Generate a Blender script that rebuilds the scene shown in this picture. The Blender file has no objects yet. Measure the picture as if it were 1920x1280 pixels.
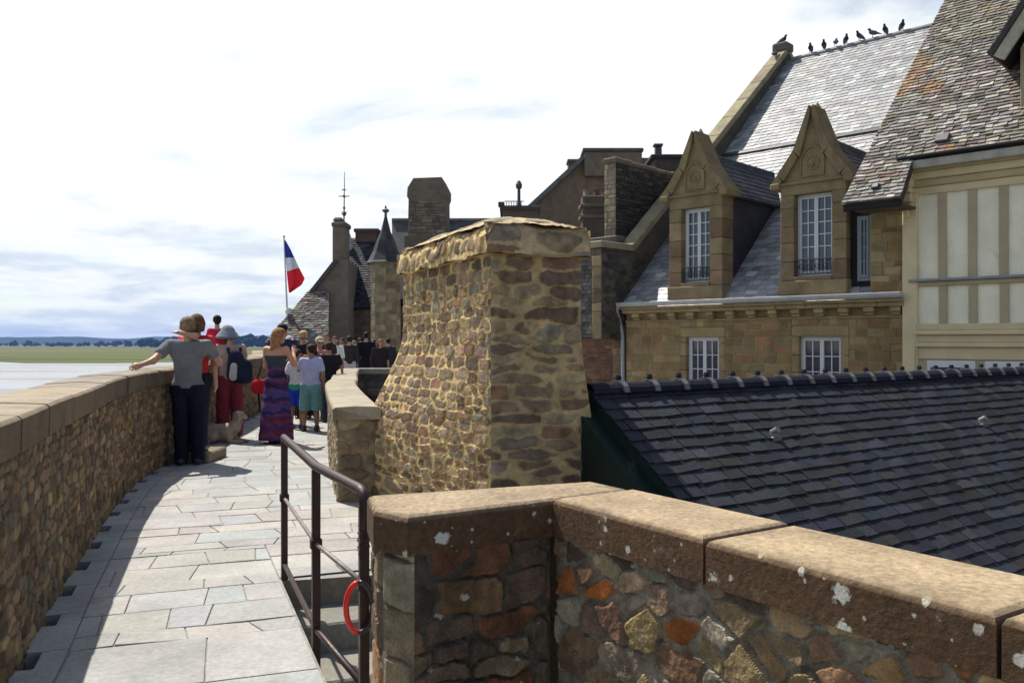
import bpy, math, random
import numpy as np
from mathutils import Vector, noise as mnoise

# ------------------------------------------------------------------ camera, world, sun, exposure
scn = bpy.context.scene
COL = scn.collection
EYE = 1.55
F = 1600.0                      # focal length in pixels of the 1920 x 1280 photograph
cam_d = bpy.data.cameras.new("camera")
cam_d.lens = 30.0; cam_d.sensor_width = 36.0
cam_d.clip_start = 0.05; cam_d.clip_end = 30000
cam = bpy.data.objects.new("camera", cam_d); COL.objects.link(cam)
cam.location = (0, 0, EYE); cam.rotation_euler = (math.radians(90), 0, 0)
scn.camera = cam
scn.view_settings.view_transform = 'Standard'
scn.view_settings.look = 'None'
scn.view_settings.exposure = 0.62
scn.view_settings.gamma = 1.0
scn.view_settings.use_curve_mapping = False

SUN_EL = math.radians(56)
SUN_AZ = math.atan2(-0.67, 0.742)     # from +Y towards +X
to_sun = Vector((math.sin(SUN_AZ)*math.cos(SUN_EL), math.cos(SUN_AZ)*math.cos(SUN_EL), math.sin(SUN_EL)))
sd = bpy.data.lights.new("sun", 'SUN'); sd.energy = 4.4; sd.angle = math.radians(0.5); sd.color = (1.0, 0.94, 0.84)
so = bpy.data.objects.new("sun", sd); COL.objects.link(so)
so.rotation_euler = (-to_sun).to_track_quat('-Z', 'Y').to_euler()
so.location = (0, 0, 60)

world = bpy.data.worlds.new("World"); scn.world = world; world.use_nodes = True
def build_world():
    nt = world.node_tree; N = nt.nodes; L = nt.links
    N.clear()
    out = N.new('ShaderNodeOutputWorld')
    sky = N.new('ShaderNodeTexSky'); sky.sky_type = 'NISHITA'; sky.sun_disc = False
    sky.sun_elevation = SUN_EL; sky.sun_rotation = SUN_AZ
    sky.air_density = 1.0; sky.dust_density = 0.2; sky.ozone_density = 1.6
    bs = N.new('ShaderNodeBackground'); bs.inputs[1].default_value = 0.08
    L.new(sky.outputs[0], bs.inputs[0])
    tc = N.new('ShaderNodeTexCoord'); sep = N.new('ShaderNodeSeparateXYZ'); L.new(tc.outputs['Generated'], sep.inputs[0])
    def M(op, a, b=None, c=None):
        m = N.new('ShaderNodeMath'); m.operation = op
        for i, v in enumerate((a, b, c)):
            if v is None: continue
            if isinstance(v, (int, float)): m.inputs[i].default_value = v
            else: L.new(v, m.inputs[i])
        return m.outputs[0]
    zz = M('ADD', M('MAXIMUM', sep.outputs[2], 0.0), 0.13)
    px = M('DIVIDE', sep.outputs[0], zz); py = M('DIVIDE', sep.outputs[1], zz)
    cb = N.new('ShaderNodeCombineXYZ'); L.new(px, cb.inputs[0]); L.new(py, cb.inputs[1])
    def noise(scale, detail, rough, off, dist=0.0):
        mp = N.new('ShaderNodeMapping'); mp.inputs['Location'].default_value = off
        L.new(cb.outputs[0], mp.inputs[0])
        n = N.new('ShaderNodeTexNoise'); n.inputs['Scale'].default_value = scale
        n.inputs['Detail'].default_value = detail; n.inputs['Roughness'].default_value = rough
        n.inputs['Distortion'].default_value = dist
        L.new(mp.outputs[0], n.inputs['Vector']); return n.outputs[0]
    def ramp(v, a, b):
        r = N.new('ShaderNodeMapRange'); r.interpolation_type = 'SMOOTHSTEP'
        r.inputs[1].default_value = a; r.inputs[2].default_value = b
        L.new(v, r.inputs[0]); return r.outputs[0]
    n1 = noise(0.85, 9, 0.58, (3.1, 1.7, 0), 0.3)
    # cover is thinnest low on the left and high on the right
    d1 = M('ADD', n1, M('MULTIPLY', ramp(sep.outputs[2], 0.0, 0.24), 0.13))
    d1 = M('SUBTRACT', d1, M('MULTIPLY', ramp(M('ADD', sep.outputs[0], sep.outputs[2]), 0.48, 0.90), 0.27))
    cover = M('MULTIPLY', ramp(d1, 0.29, 0.50), M('ADD', M('MULTIPLY', ramp(sep.outputs[1], -0.30, 0.30), 0.75), 0.25))
    n2 = noise(1.9, 8, 0.6, (-4.0, 9.3, 2.0), 0.2)
    shade = ramp(M('ADD', n2, M('MULTIPLY', ramp(sep.outputs[2], 0.03, 0.24), 0.24)), 0.36, 0.64)
    mixc = N.new('ShaderNodeMix'); mixc.data_type = 'RGBA'
    L.new(shade, mixc.inputs['Factor'])
    mixc.inputs['A'].default_value = (0.68, 0.76, 0.86, 1); mixc.inputs['B'].default_value = (0.97, 1.0, 1.0, 1)
    bc = N.new('ShaderNodeBackground'); bc.inputs[1].default_value = 0.70
    L.new(mixc.outputs['Result'], bc.inputs[0])
    ms = N.new('ShaderNodeMixShader'); L.new(cover, ms.inputs[0]); L.new(bs.outputs[0], ms.inputs[1]); L.new(bc.outputs[0], ms.inputs[2])
    L.new(ms.outputs[0], out.inputs[0])
build_world()

# ------------------------------------------------------------------ helpers
R = random.Random(7)
NR = np.random.RandomState(5)
OFF = {}                                  # world offset of every parent object
def V3(a): return np.array(a, dtype=float)
def unit(a):
    a = V3(a); return a/np.linalg.norm(a)
def W(px, py, depth):
    return V3(((px-960)/F*depth, depth, EYE+(640-py)/F*depth))
def ray_plane(px, py, P, Nn):
    d = V3(((px-960)/F, 1.0, (640-py)/F)); o = V3((0, 0, EYE))
    t = np.dot(V3(P)-o, Nn)/np.dot(d, Nn); return o+t*d

def tag(o, label=None, cat=None, group=None, kind=None):
    if label: o['label'] = label
    if cat: o['category'] = cat
    if group: o['group'] = group
    if kind: o['kind'] = kind
    return o
def empty(name, loc, label=None, cat=None, group=None, rz=0.0, scale=1.0):
    o = bpy.data.objects.new(name, None); COL.objects.link(o)
    o.location = loc; o.rotation_euler = (0, 0, rz); o.scale = (scale,)*3
    o.empty_display_size = 0.2
    OFF[o.name] = V3(loc)
    return tag(o, label, cat, group)

class MB:
    """collects vertices and faces with a colour per vertex, builds ONE mesh object"""
    def __init__(s): s.v = []; s.f = []; s.c = []
    def add(s, verts, faces, col=(.5, .5, .5)):
        b = len(s.v); s.v.extend([tuple(map(float, q)) for q in verts])
        if len(col) == len(verts) and hasattr(col[0], '__len__'): s.c.extend([tuple(k) for k in col])
        else: s.c.extend([tuple(col)]*len(verts))
        s.f.extend([tuple(i+b for i in q) for q in faces]); return s
    def hexa(s, p, col):   # 8 points: bottom ring 0-3 (ccw from above), top ring 4-7
        return s.add(p, [(0, 3, 2, 1), (4, 5, 6, 7), (0, 1, 5, 4), (1, 2, 6, 5), (2, 3, 7, 6), (3, 0, 4, 7)], col)
    def box(s, lo, hi, col, fr=None, bev=0.0):
        (x0, y0, z0), (x1, y1, z1) = lo, hi
        if x1 < x0: x0, x1 = x1, x0
        if y1 < y0: y0, y1 = y1, y0
        if z1 < z0: z0, z1 = z1, z0
        fm = fr if fr else (lambda a, b, c: V3((a, b, c)))
        if bev <= 0:
            p = [(x0, y0, z0), (x1, y0, z0), (x1, y1, z0), (x0, y1, z0), (x0, y0, z1), (x1, y0, z1), (x1, y1, z1), (x0, y1, z1)]
            return s.hexa([fm(*q) for q in p], col)
        b = min(bev, (x1-x0)*.45, (y1-y0)*.45, (z1-z0)*.45)
        vs = []; idx = {}
        for i, x in enumerate((x0, x1)):
            for j, y in enumerate((y0, y1)):
                for k, z in enumerate((z0, z1)):
                    sx, sy, sz = (1, -1)[i], (1, -1)[j], (1, -1)[k]
                    for ax, q in enumerate(((x, y+sy*b, z+sz*b), (x+sx*b, y, z+sz*b), (x+sx*b, y+sy*b, z))):
                        idx[(i, j, k, ax)] = len(vs); vs.append(fm(*q))
        fs = []
        for i in (0, 1):
            fs.append([idx[(i, 0, 0, 0)], idx[(i, 1, 0, 0)], idx[(i, 1, 1, 0)], idx[(i, 0, 1, 0)]][::(-1 if i == 0 else 1)])
            fs.append([idx[(0, i, 0, 1)], idx[(1, i, 0, 1)], idx[(1, i, 1, 1)], idx[(0, i, 1, 1)]][::(1 if i == 0 else -1)])
            fs.append([idx[(0, 0, i, 2)], idx[(1, 0, i, 2)], idx[(1, 1, i, 2)], idx[(0, 1, i, 2)]][::(-1 if i == 0 else 1)])
        for a in (0, 1):
            for c in (0, 1):
                fs.append([idx[(a, c, 0, 0)], idx[(a, c, 1, 0)], idx[(a, c, 1, 1)], idx[(a, c, 0, 1)]])
                fs.append([idx[(a, 0, c, 0)], idx[(a, 1, c, 0)], idx[(a, 1, c, 2)], idx[(a, 0, c, 2)]])
                fs.append([idx[(0, a, c, 1)], idx[(1, a, c, 1)], idx[(1, a, c, 2)], idx[(0, a, c, 2)]])
        for i in (0, 1):
            for j in (0, 1):
                for k in (0, 1): fs.append([idx[(i, j, k, 0)], idx[(i, j, k, 1)], idx[(i, j, k, 2)]])
        return s.add(vs, fs, col)
    def tube(s, pts, r, col, n=8, cap=True):
        pts = [V3(p) for p in pts]; rr = r if hasattr(r, '__len__') else [r]*len(pts)
        vs = []; fs = []
        up = V3((0, 0, 1)); prev = None
        for i, p in enumerate(pts):
            t = unit(pts[min(i+1, len(pts)-1)]-pts[max(i-1, 0)])
            if prev is None:
                a = up if abs(t[2]) < .9 else V3((1, 0, 0)); x = unit(np.cross(a, t))
            else: x = unit(prev-np.dot(prev, t)*t)
            prev = x; y = np.cross(t, x)
            for k in range(n):
                an = 2*math.pi*k/n; vs.append(p+rr[i]*(math.cos(an)*x+math.sin(an)*y))
        for i in range(len(pts)-1):
            for k in range(n): fs.append((i*n+k, i*n+(k+1) % n, (i+1)*n+(k+1) % n, (i+1)*n+k))
        if cap: fs.append(tuple(range(n))[::-1]); fs.append(tuple((len(pts)-1)*n+k for k in range(n)))
        return s.add(vs, fs, col)
    def prism(s, poly, z0, z1, col, top=None):       # vertical prism of a plan polygon
        n = len(poly); tp = top or poly
        vs = [(p[0], p[1], z0) for p in poly]+[(p[0], p[1], z1) for p in tp]
        fs = [tuple(range(n))[::-1], tuple(range(n, 2*n))]+[(i, (i+1) % n, n+(i+1) % n, n+i) for i in range(n)]
        return s.add(vs, fs, col)
    def slab(s, pts, thick, col):                  # thick plate under a planar polygon of 3-D points
        pts = [V3(p) for p in pts]; n = len(pts)
        nn = unit(np.cross(pts[1]-pts[0], pts[2]-pts[0]))
        vs = pts+[p-nn*thick for p in pts]
        fs = [tuple(range(n)), tuple(range(n, 2*n))[::-1]]+[((i+1) % n, i, n+i, n+(i+1) % n) for i in range(n)]
        return s.add(vs, fs, col)
    def lathe(s, c, prof, col, n=12):
        c = V3(c); vs = []; fs = []
        for r, z in prof:
            for k in range(n):
                a = 2*math.pi*(k+.5)/n; vs.append(c+V3((r*math.cos(a), r*math.sin(a), z)))
        for i in range(len(prof)-1):
            for k in range(n): fs.append((i*n+k, i*n+(k+1) % n, (i+1)*n+(k+1) % n, (i+1)*n+k))
        fs.append(tuple(range(n))[::-1]); fs.append(tuple((len(prof)-1)*n+k for k in range(n)))
        return s.add(vs, fs, col)
    def build(s, name, mat, parent=None, smooth=False, local=False, recalc=False):
        me = bpy.data.meshes.new(name)
        off = V3((0, 0, 0)) if (parent is None or local) else OFF[parent.name]
        v = np.array(s.v)-off
        me.from_pydata(v.tolist(), [], s.f); me.validate(clean_customdata=False)
        at = me.attributes.new('Col', 'FLOAT_COLOR', 'POINT')
        c = np.ones((len(me.vertices), 4)); c[:, :3] = np.array(s.c)[:len(me.vertices)]
        at.data.foreach_set('color', c.ravel())
        if smooth: me.polygons.foreach_set('use_smooth', [True]*len(me.polygons))
        if recalc:
            import bmesh
            bm = bmesh.new(); bm.from_mesh(me); bmesh.ops.recalc_face_normals(bm, faces=bm.faces); bm.to_mesh(me); bm.free()
        me.materials.append(mat); me.update()
        o = bpy.data.objects.new(name, me); COL.objects.link(o)
        if parent is not None: o.parent = parent
        OFF[o.name] = off if parent is not None else V3((0, 0, 0))
        return o

def jit(c, a, rng=R):
    k = 1+rng.uniform(-a, a); return tuple(max(0.004, x*k*(1+rng.uniform(-a, a)*.25)) for x in c)

# --- materials: base colour comes from the per-piece colour, broken up by noise, plus bump
def mat(name, rough=.9, namt=.35, nscale=6., bump=.25, bscale=45., spec=.3, metal=0., lichen=None, grain=.0, stain=None, side_only=False, fold=0.):
    m = bpy.data.materials.new(name); m.use_nodes = True
    nt = m.node_tree; N = nt.nodes; L = nt.links
    b = N['Principled BSDF']
    b.inputs['Roughness'].default_value = rough; b.inputs['Specular IOR Level'].default_value = spec; b.inputs['Metallic'].default_value = metal
    at = N.new('ShaderNodeAttribute'); at.attribute_name = 'Col'
    tc = N.new('ShaderNodeTexCoord'); geo = tc.outputs['Object']
    def noise(sc, det=6, ro=.6):
        n = N.new('ShaderNodeTexNoise'); n.inputs['Scale'].default_value = sc; n.inputs['Detail'].default_value = det
        n.inputs['Roughness'].default_value = ro; L.new(geo, n.inputs['Vector']); return n.outputs[0]
    def mr(v, a, b2, c, d, smooth=False):
        r = N.new('ShaderNodeMapRange'); r.inputs[1].default_value = a; r.inputs[2].default_value = b2
        r.inputs[3].default_value = c; r.inputs[4].default_value = d
        if smooth: r.interpolation_type = 'SMOOTHSTEP'
        L.new(v, r.inputs[0]); return r.outputs[0]
    colr = at.outputs['Color']
    if namt > 0:
        f = mr(noise(nscale), .25, .75, 1-namt, 1+namt)
        if grain > 0:
            g = mr(noise(nscale*14, 3), .25, .75, 1-grain, 1+grain)
            mm = N.new('ShaderNodeMath'); mm.operation = 'MULTIPLY'; L.new(f, mm.inputs[0]); L.new(g, mm.inputs[1]); f = mm.outputs[0]
        vm = N.new('ShaderNodeVectorMath'); vm.operation = 'SCALE'; L.new(colr, vm.inputs[0]); L.new(f, vm.inputs['Scale']); colr = vm.outputs[0]
    if stain:
        (sc, lo, hi, sc_col) = stain
        mx = N.new('ShaderNodeMix'); mx.data_type = 'RGBA'; L.new(mr(noise(sc, 7, .65), lo, hi, 0, 1, True), mx.inputs['Factor'])
        L.new(colr, mx.inputs['A']); mx.inputs['B'].default_value = (*sc_col, 1); colr = mx.outputs['Result']
    if lichen:
        for (sc, thr, lcol) in lichen:
            vo = N.new('ShaderNodeTexVoronoi'); vo.inputs['Scale'].default_value = sc; vo.inputs['Randomness'].default_value = 1.0
            wv = N.new('ShaderNodeTexNoise'); wv.inputs['Scale'].default_value = sc*2.2; L.new(geo, wv.inputs['Vector'])
            va = N.new('ShaderNodeVectorMath'); va.operation = 'MULTIPLY_ADD'
            L.new(wv.outputs['Color'], va.inputs[0]); va.inputs[1].default_value = (.35/sc,)*3; L.new(geo, va.inputs[2])
            L.new(va.outputs[0], vo.inputs['Vector'])
            # only some cells carry a spot, each with its own size
            sp = N.new('ShaderNodeSeparateColor'); L.new(vo.outputs['Color'], sp.inputs[0])
            size = mr(sp.outputs[0], .45, 1.0, 0.0, thr)
            d = N.new('ShaderNodeMath'); d.operation = 'SUBTRACT'; 
            rg = N.new('ShaderNodeMath'); rg.operation = 'MULTIPLY_ADD'; L.new(noise(sc*7, 4, .7), rg.inputs[0]); rg.inputs[1].default_value = .34; L.new(vo.outputs['Distance'], rg.inputs[2])
            rg2 = N.new('ShaderNodeMath'); rg2.operation = 'SUBTRACT'; L.new(rg.outputs[0], rg2.inputs[0]); rg2.inputs[1].default_value = .15
            L.new(size, d.inputs[0]); L.new(rg2.outputs[0], d.inputs[1])
            fac_ = mr(d.outputs[0], 0., .05, 0, .85)
            if side_only:                      # lichen keeps to the upright faces
                ge = N.new('ShaderNodeNewGeometry'); sx = N.new('ShaderNodeSeparateXYZ'); L.new(ge.outputs['True Normal'], sx.inputs[0])
                mm = N.new('ShaderNodeMath'); mm.operation = 'MULTIPLY'; L.new(fac_, mm.inputs[0]); L.new(mr(sx.outputs[2], .5, .95, 1, .12), mm.inputs[1]); fac_ = mm.outputs[0]
            mx = N.new('ShaderNodeMix'); mx.data_type = 'RGBA'; L.new(fac_, mx.inputs['Factor'])
            L.new(colr, mx.inputs['A']); mx.inputs['B'].default_value = (*lcol, 1); colr = mx.outputs['Result']
    L.new(colr, b.inputs['Base Color'])
    if bump > 0:
        bp = N.new('ShaderNodeBump'); bp.inputs['Strength'].default_value = bump; bp.inputs['Distance'].default_value = .02
        L.new(noise(bscale, 8, .65), bp.inputs['Height']); L.new(bp.outputs[0], b.inputs['Normal'])
    if rough < .6:
        L.new(mr(noise(nscale*1.7), .3, .7, max(.02, rough-.1), rough+.1), b.inputs['Roughness'])
    return m

M_rubble = mat('rubble stone', .92, .4, 9, .55, 60, .25, grain=.25)
M_big = mat('weathered large stone', .9, .42, 7, .7, 38, .25, grain=.3, stain=(5, .62, .76, (.05, .042, .033)), lichen=[(11, .22, (.42, .41, .36))])
M_coping = mat('lichen spotted coping stone', .88, .34, 3.5, .5, 55, .3, grain=.38, stain=(6, .56, .72, (.17, .125, .082)), lichen=[(9, .30, (.60, .60, .53)), (17, .27, (.52, .50, .43)), (34, .24, (.45, .43, .36))], side_only=True)
M_ledge = mat('worn pale coping stone', .9, .3, 4, .35, 50, .25, grain=.25, stain=(2.2, .58, .78, (.2, .17, .13)))
M_pave = mat('worn paving slab', .85, .2, 2.2, .45, 45, .2, grain=.16, stain=(1.7, .54, .8, (.235, .215, .185)))
M_slate = mat('blue black slate', .7, .4, 3, .5, 30, .2, grain=.2, stain=(.8, .62, .8, (.05, .048, .042)))
M_ridge = mat('matt dark ridge tile', .9, .3, 4, .3, 40, .08, grain=.2)
M_slateg = mat('glossy grey slate', .5, .3, 2.5, .12, 30, .95, grain=.2)
M_tile = mat('lichened stone tile', .85, .35, 5, .4, 40, .3, grain=.25)
M_stone = mat('ochre granite', .9, .3, 3, .35, 25, .25, grain=.25, stain=(.9, .58, .8, (.12, .085, .05)))
M_paint = mat('cream paint', .55, .12, 2.5, .08, 30, .35, grain=.06, stain=(1.6, .6, .85, (.4, .33, .2)))
M_white = mat('white gloss paint', .4, .05, 5, 0, 10, .4)
M_iron = mat('dark brown painted iron', .45, .35, 14, .15, 90, .35, grain=.2)
M_metal = mat('zinc', .5, .2, 4, .05, 20, .5)
M_cloth = mat('cloth', .95, .2, 7, .9, 11, .1, grain=.1)
M_skin = mat('skin', .55, .08, 10, .05, 60, .35)
M_hair = mat('hair', .65, .65, 22, .9, 40, .2, grain=.3)
M_fur = mat('fur', .95, .25, 14, .7, 50, .1)
M_plastic = mat('plastic', .35, .1, 9, 0, 10, .5)
def glass_mat():
    m = bpy.data.materials.new('window glass'); m.use_nodes = True
    b = m.node_tree.nodes['Principled BSDF']; b.inputs['Base Color'].default_value = (.05, .06, .085, 1)
    b.inputs['Roughness'].default_value = .06; b.inputs['Specular IOR Level'].default_value = .7
    return m
M_glass = glass_mat()

# --- irregular stonework -------------------------------------------------------
def clip(poly, nx, ny, c):                    # keep nx*u+ny*v <= c
    out = []; n = len(poly)
    for i in range(n):
        a = poly[i]; b = poly[(i+1) % n]
        da = nx*a[0]+ny*a[1]-c; db = nx*b[0]+ny*b[1]-c
        if da <= 0: out.append(a)
        if (da < 0 < db) or (db < 0 < da):
            t = da/(da-db); out.append((a[0]+t*(b[0]-a[0]), a[1]+t*(b[1]-a[1])))
    return out
def cells(u0, u1, v0, v1, du, dv, jt=.3, rng=R, vary=.35):
    rows = []; v = v0-dv
    while v < v1+dv:
        hh = dv*(1+rng.uniform(-vary, vary)); row = []; u = u0-du*(1+rng.random())
        while u < u1+2*du:
            ww = du*(1+rng.uniform(-vary*1.3, vary*1.3))
            row.append((u+ww/2+rng.uniform(-jt, jt)*du*.5, v+hh/2+rng.uniform(-jt, jt)*hh)); u += ww
        rows.append(row); v += hh
    k = du/dv; out = []
    for ri, row in enumerate(rows):
        for (cu, cv) in row:
            if cu < u0-du or cu > u1+du: continue
            poly = [(u0, v0), (u1, v0), (u1, v1), (u0, v1)]
            poly = [p for p in poly]
            nb = [q for rj in range(max(0, ri-2), min(len(rows), ri+3)) for q in rows[rj] if abs(q[0]-cu) < 3.2*du and q != (cu, cv)]
            for (qu, qv) in nb:
                nx, ny = qu-cu, (qv-cv)*k*k
                poly = clip(poly, nx, ny, nx*(qu+cu)/2+ny*(qv+cv)/2)
                if len(poly) < 3: break
            if len(poly) >= 3: out.append(poly)
    return out
def courses(u0, u1, v0, v1, du, dv, rng=R, vary=.35, wob=.05, uj=.06):
    out = []; v = v0; bot = None
    nu = max(2, int((u1-u0)/(du*.8)))
    def line(vv): return [vv+rng.uniform(-wob, wob)*dv for _ in range(nu+1)]
    def ev(l, u):
        t = (u-u0)/(u1-u0)*nu; i = min(nu-1, max(0, int(t))); return l[i]+(l[i+1]-l[i])*(t-i)
    bot = line(v0)
    while v < v1-dv*.3:
        hh = dv*(1+rng.uniform(-vary, vary)); v2 = v+hh
        if v2 > v1-dv*.3: v2 = v1
        top = line(v2) if v2 < v1 else [v1]*(nu+1)
        u = u0; a0 = a1 = u0; first = True
        while u < u1-1e-6:
            ww = du*(1+rng.uniform(-vary*1.3, vary*1.3))*(.5 if first and rng.random() < .5 else 1); first = False
            u2 = u+ww
            if u2 > u1-du*.3: u2 = u1
            b0 = u2+(rng.uniform(-uj, uj)*dv if u2 < u1 else 0); b1 = u2+(rng.uniform(-uj, uj)*dv if u2 < u1 else 0)
            out.append([(a0, ev(bot, a0)), (b0, ev(bot, b0)), (b1, ev(top, b1)), (a1, ev(top, a1))])
            a0, a1, u = b0, b1, u2
        bot = top; v = v2
    return out
def area(p): return .5*sum(p[i][0]*p[(i+1) % len(p)][1]-p[(i+1) % len(p)][0]*p[i][1] for i in range(len(p)))
def inset(poly, g):
    out = poly
    n = len(poly); c = (sum(p[0] for p in poly)/n, sum(p[1] for p in poly)/n)
    for i in range(n):
        a = poly[i]; b = poly[(i+1) % n]; ex, ey = b[0]-a[0], b[1]-a[1]; l = math.hypot(ex, ey)
        if l < 1e-6: continue
        nx, ny = ey/l, -ex/l
        out = clip(out, nx, ny, nx*a[0]+ny*a[1]-g)
        if len(out) < 3: return []
    return out
def rounded(poly, k=1):
    for _ in range(k):
        q = []
        for i in range(len(poly)):
            a = poly[i]; b = poly[(i+1) % len(poly)]
            q.append((a[0]*.75+b[0]*.25, a[1]*.75+b[1]*.25)); q.append((a[0]*.25+b[0]*.75, a[1]*.25+b[1]*.75))
        poly = q
    return poly
def stones(mb, fm, polys, gap, relief, palette, rng=R, rnd=1, rough=.35, cj=.25, tilt=.25, flat=False):
    for poly in polys:
        if area(poly) < 0: poly = poly[::-1]
        p = inset(poly, gap*rng.uniform(.6, 1.5))
        if len(p) < 3 or area(p) < 1e-5: continue
        if rnd: p = rounded(p, rnd)
        n = len(p); cu = sum(q[0] for q in p)/n; cv = sum(q[1] for q in p)/n
        rad = math.sqrt(area(p)/math.pi)
        h = relief*rng.uniform(.45, 1.25); tu, tv = rng.uniform(-tilt, tilt)*relief/rad, rng.uniform(-tilt, tilt)*relief/rad
        col = jit(rng.choice(palette), cj, rng)
        vs = []
        rings = ((1.0, -.35), (.97, .45), (.80, .92)) if not flat else ((1.0, -.8), (1.0, .7), (.97, 1.0))
        for (sc, hh) in rings:
            for q in p:
                a, b = q[0]-cu, q[1]-cv
                z = h*hh+(tu*a+tv*b if hh > 0 else 0)+(rng.uniform(-rough, rough)*relief*.4 if hh > 0 and not flat else 0)
                if hh < 0: z = -abs(relief)*.4
                vs.append(fm(cu+a*sc, cv+b*sc, z))
        vs.append(fm(cu, cv, h*(1.0 if flat else 1.04)))
        fs = []
        for r_ in range(2):
            for i in range(n): fs.append((r_*n+i, r_*n+(i+1) % n, (r_+1)*n+(i+1) % n, (r_+1)*n+i))
        for i in range(n): fs.append((2*n+i, 2*n+(i+1) % n, 3*n))
        mb.add(vs, fs, col)
def bed(mb, fm, u0, u1, v0, v1, step, col, amp=.0, rng=R):
    nu = max(1, int((u1-u0)/step)); nv = max(1, int((v1-v0)/step)); vs = []; fs = []; cs = []
    for j in range(nv+1):
        for i in range(nu+1):
            vs.append(fm(u0+(u1-u0)*i/nu, v0+(v1-v0)*j/nv, rng.uniform(-amp, amp))); cs.append(jit(col, .12, rng))
    for j in range(nv):
        for i in range(nu): a = j*(nu+1)+i; fs.append((a, a+1, a+nu+2, a+nu+1))
    mb.add(vs, fs, cs)
def masonry(mb, fm, u0, u1, v0, v1, du, dv, gap, relief, palette, mortar, jt=.3, rng=R, rnd=1, step=None, amp=None, flat=False, cj=.25, vary=.35, tilt=.25, cs=False):
    bed(mb, fm, u0, u1, v0, v1, step or max(du, dv)*.6, mortar, relief*.25 if amp is None else amp, rng)
    stones(mb, fm, courses(u0, u1, v0, v1, du, dv, rng, vary, jt*.5, jt*.6) if cs else cells(u0, u1, v0, v1, du, dv, jt, rng, vary), gap, relief, palette, rng, rnd, flat=flat, cj=cj, tilt=tilt)
def vnoise(x, y, seed=0):
    r_ = np.random.RandomState(seed).rand(257, 257); xi = np.floor(x).astype(int); yi = np.floor(y).astype(int); fx = x-xi; fy = y-yi
    fx = fx*fx*(3-2*fx); fy = fy*fy*(3-2*fy); a = xi % 256; b = yi % 256
    return (r_[a, b]*(1-fx)+r_[(a+1) % 256, b]*fx)*(1-fy)+(r_[a, (b+1) % 256]*(1-fx)+r_[(a+1) % 256, (b+1) % 256]*fx)*fy
def fbm(x, y, seed=0, o=4):
    t = 0; a = .5
    for i in range(o): t = t+a*(vnoise(x*2**i+17*i, y*2**i+5*i, seed+i)-.5); a *= .55
    return t
def sstep(x, a, b): t = np.clip((x-a)/(b-a), 0, 1); return t*t*(3-2*t)
FS = [100]
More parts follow.
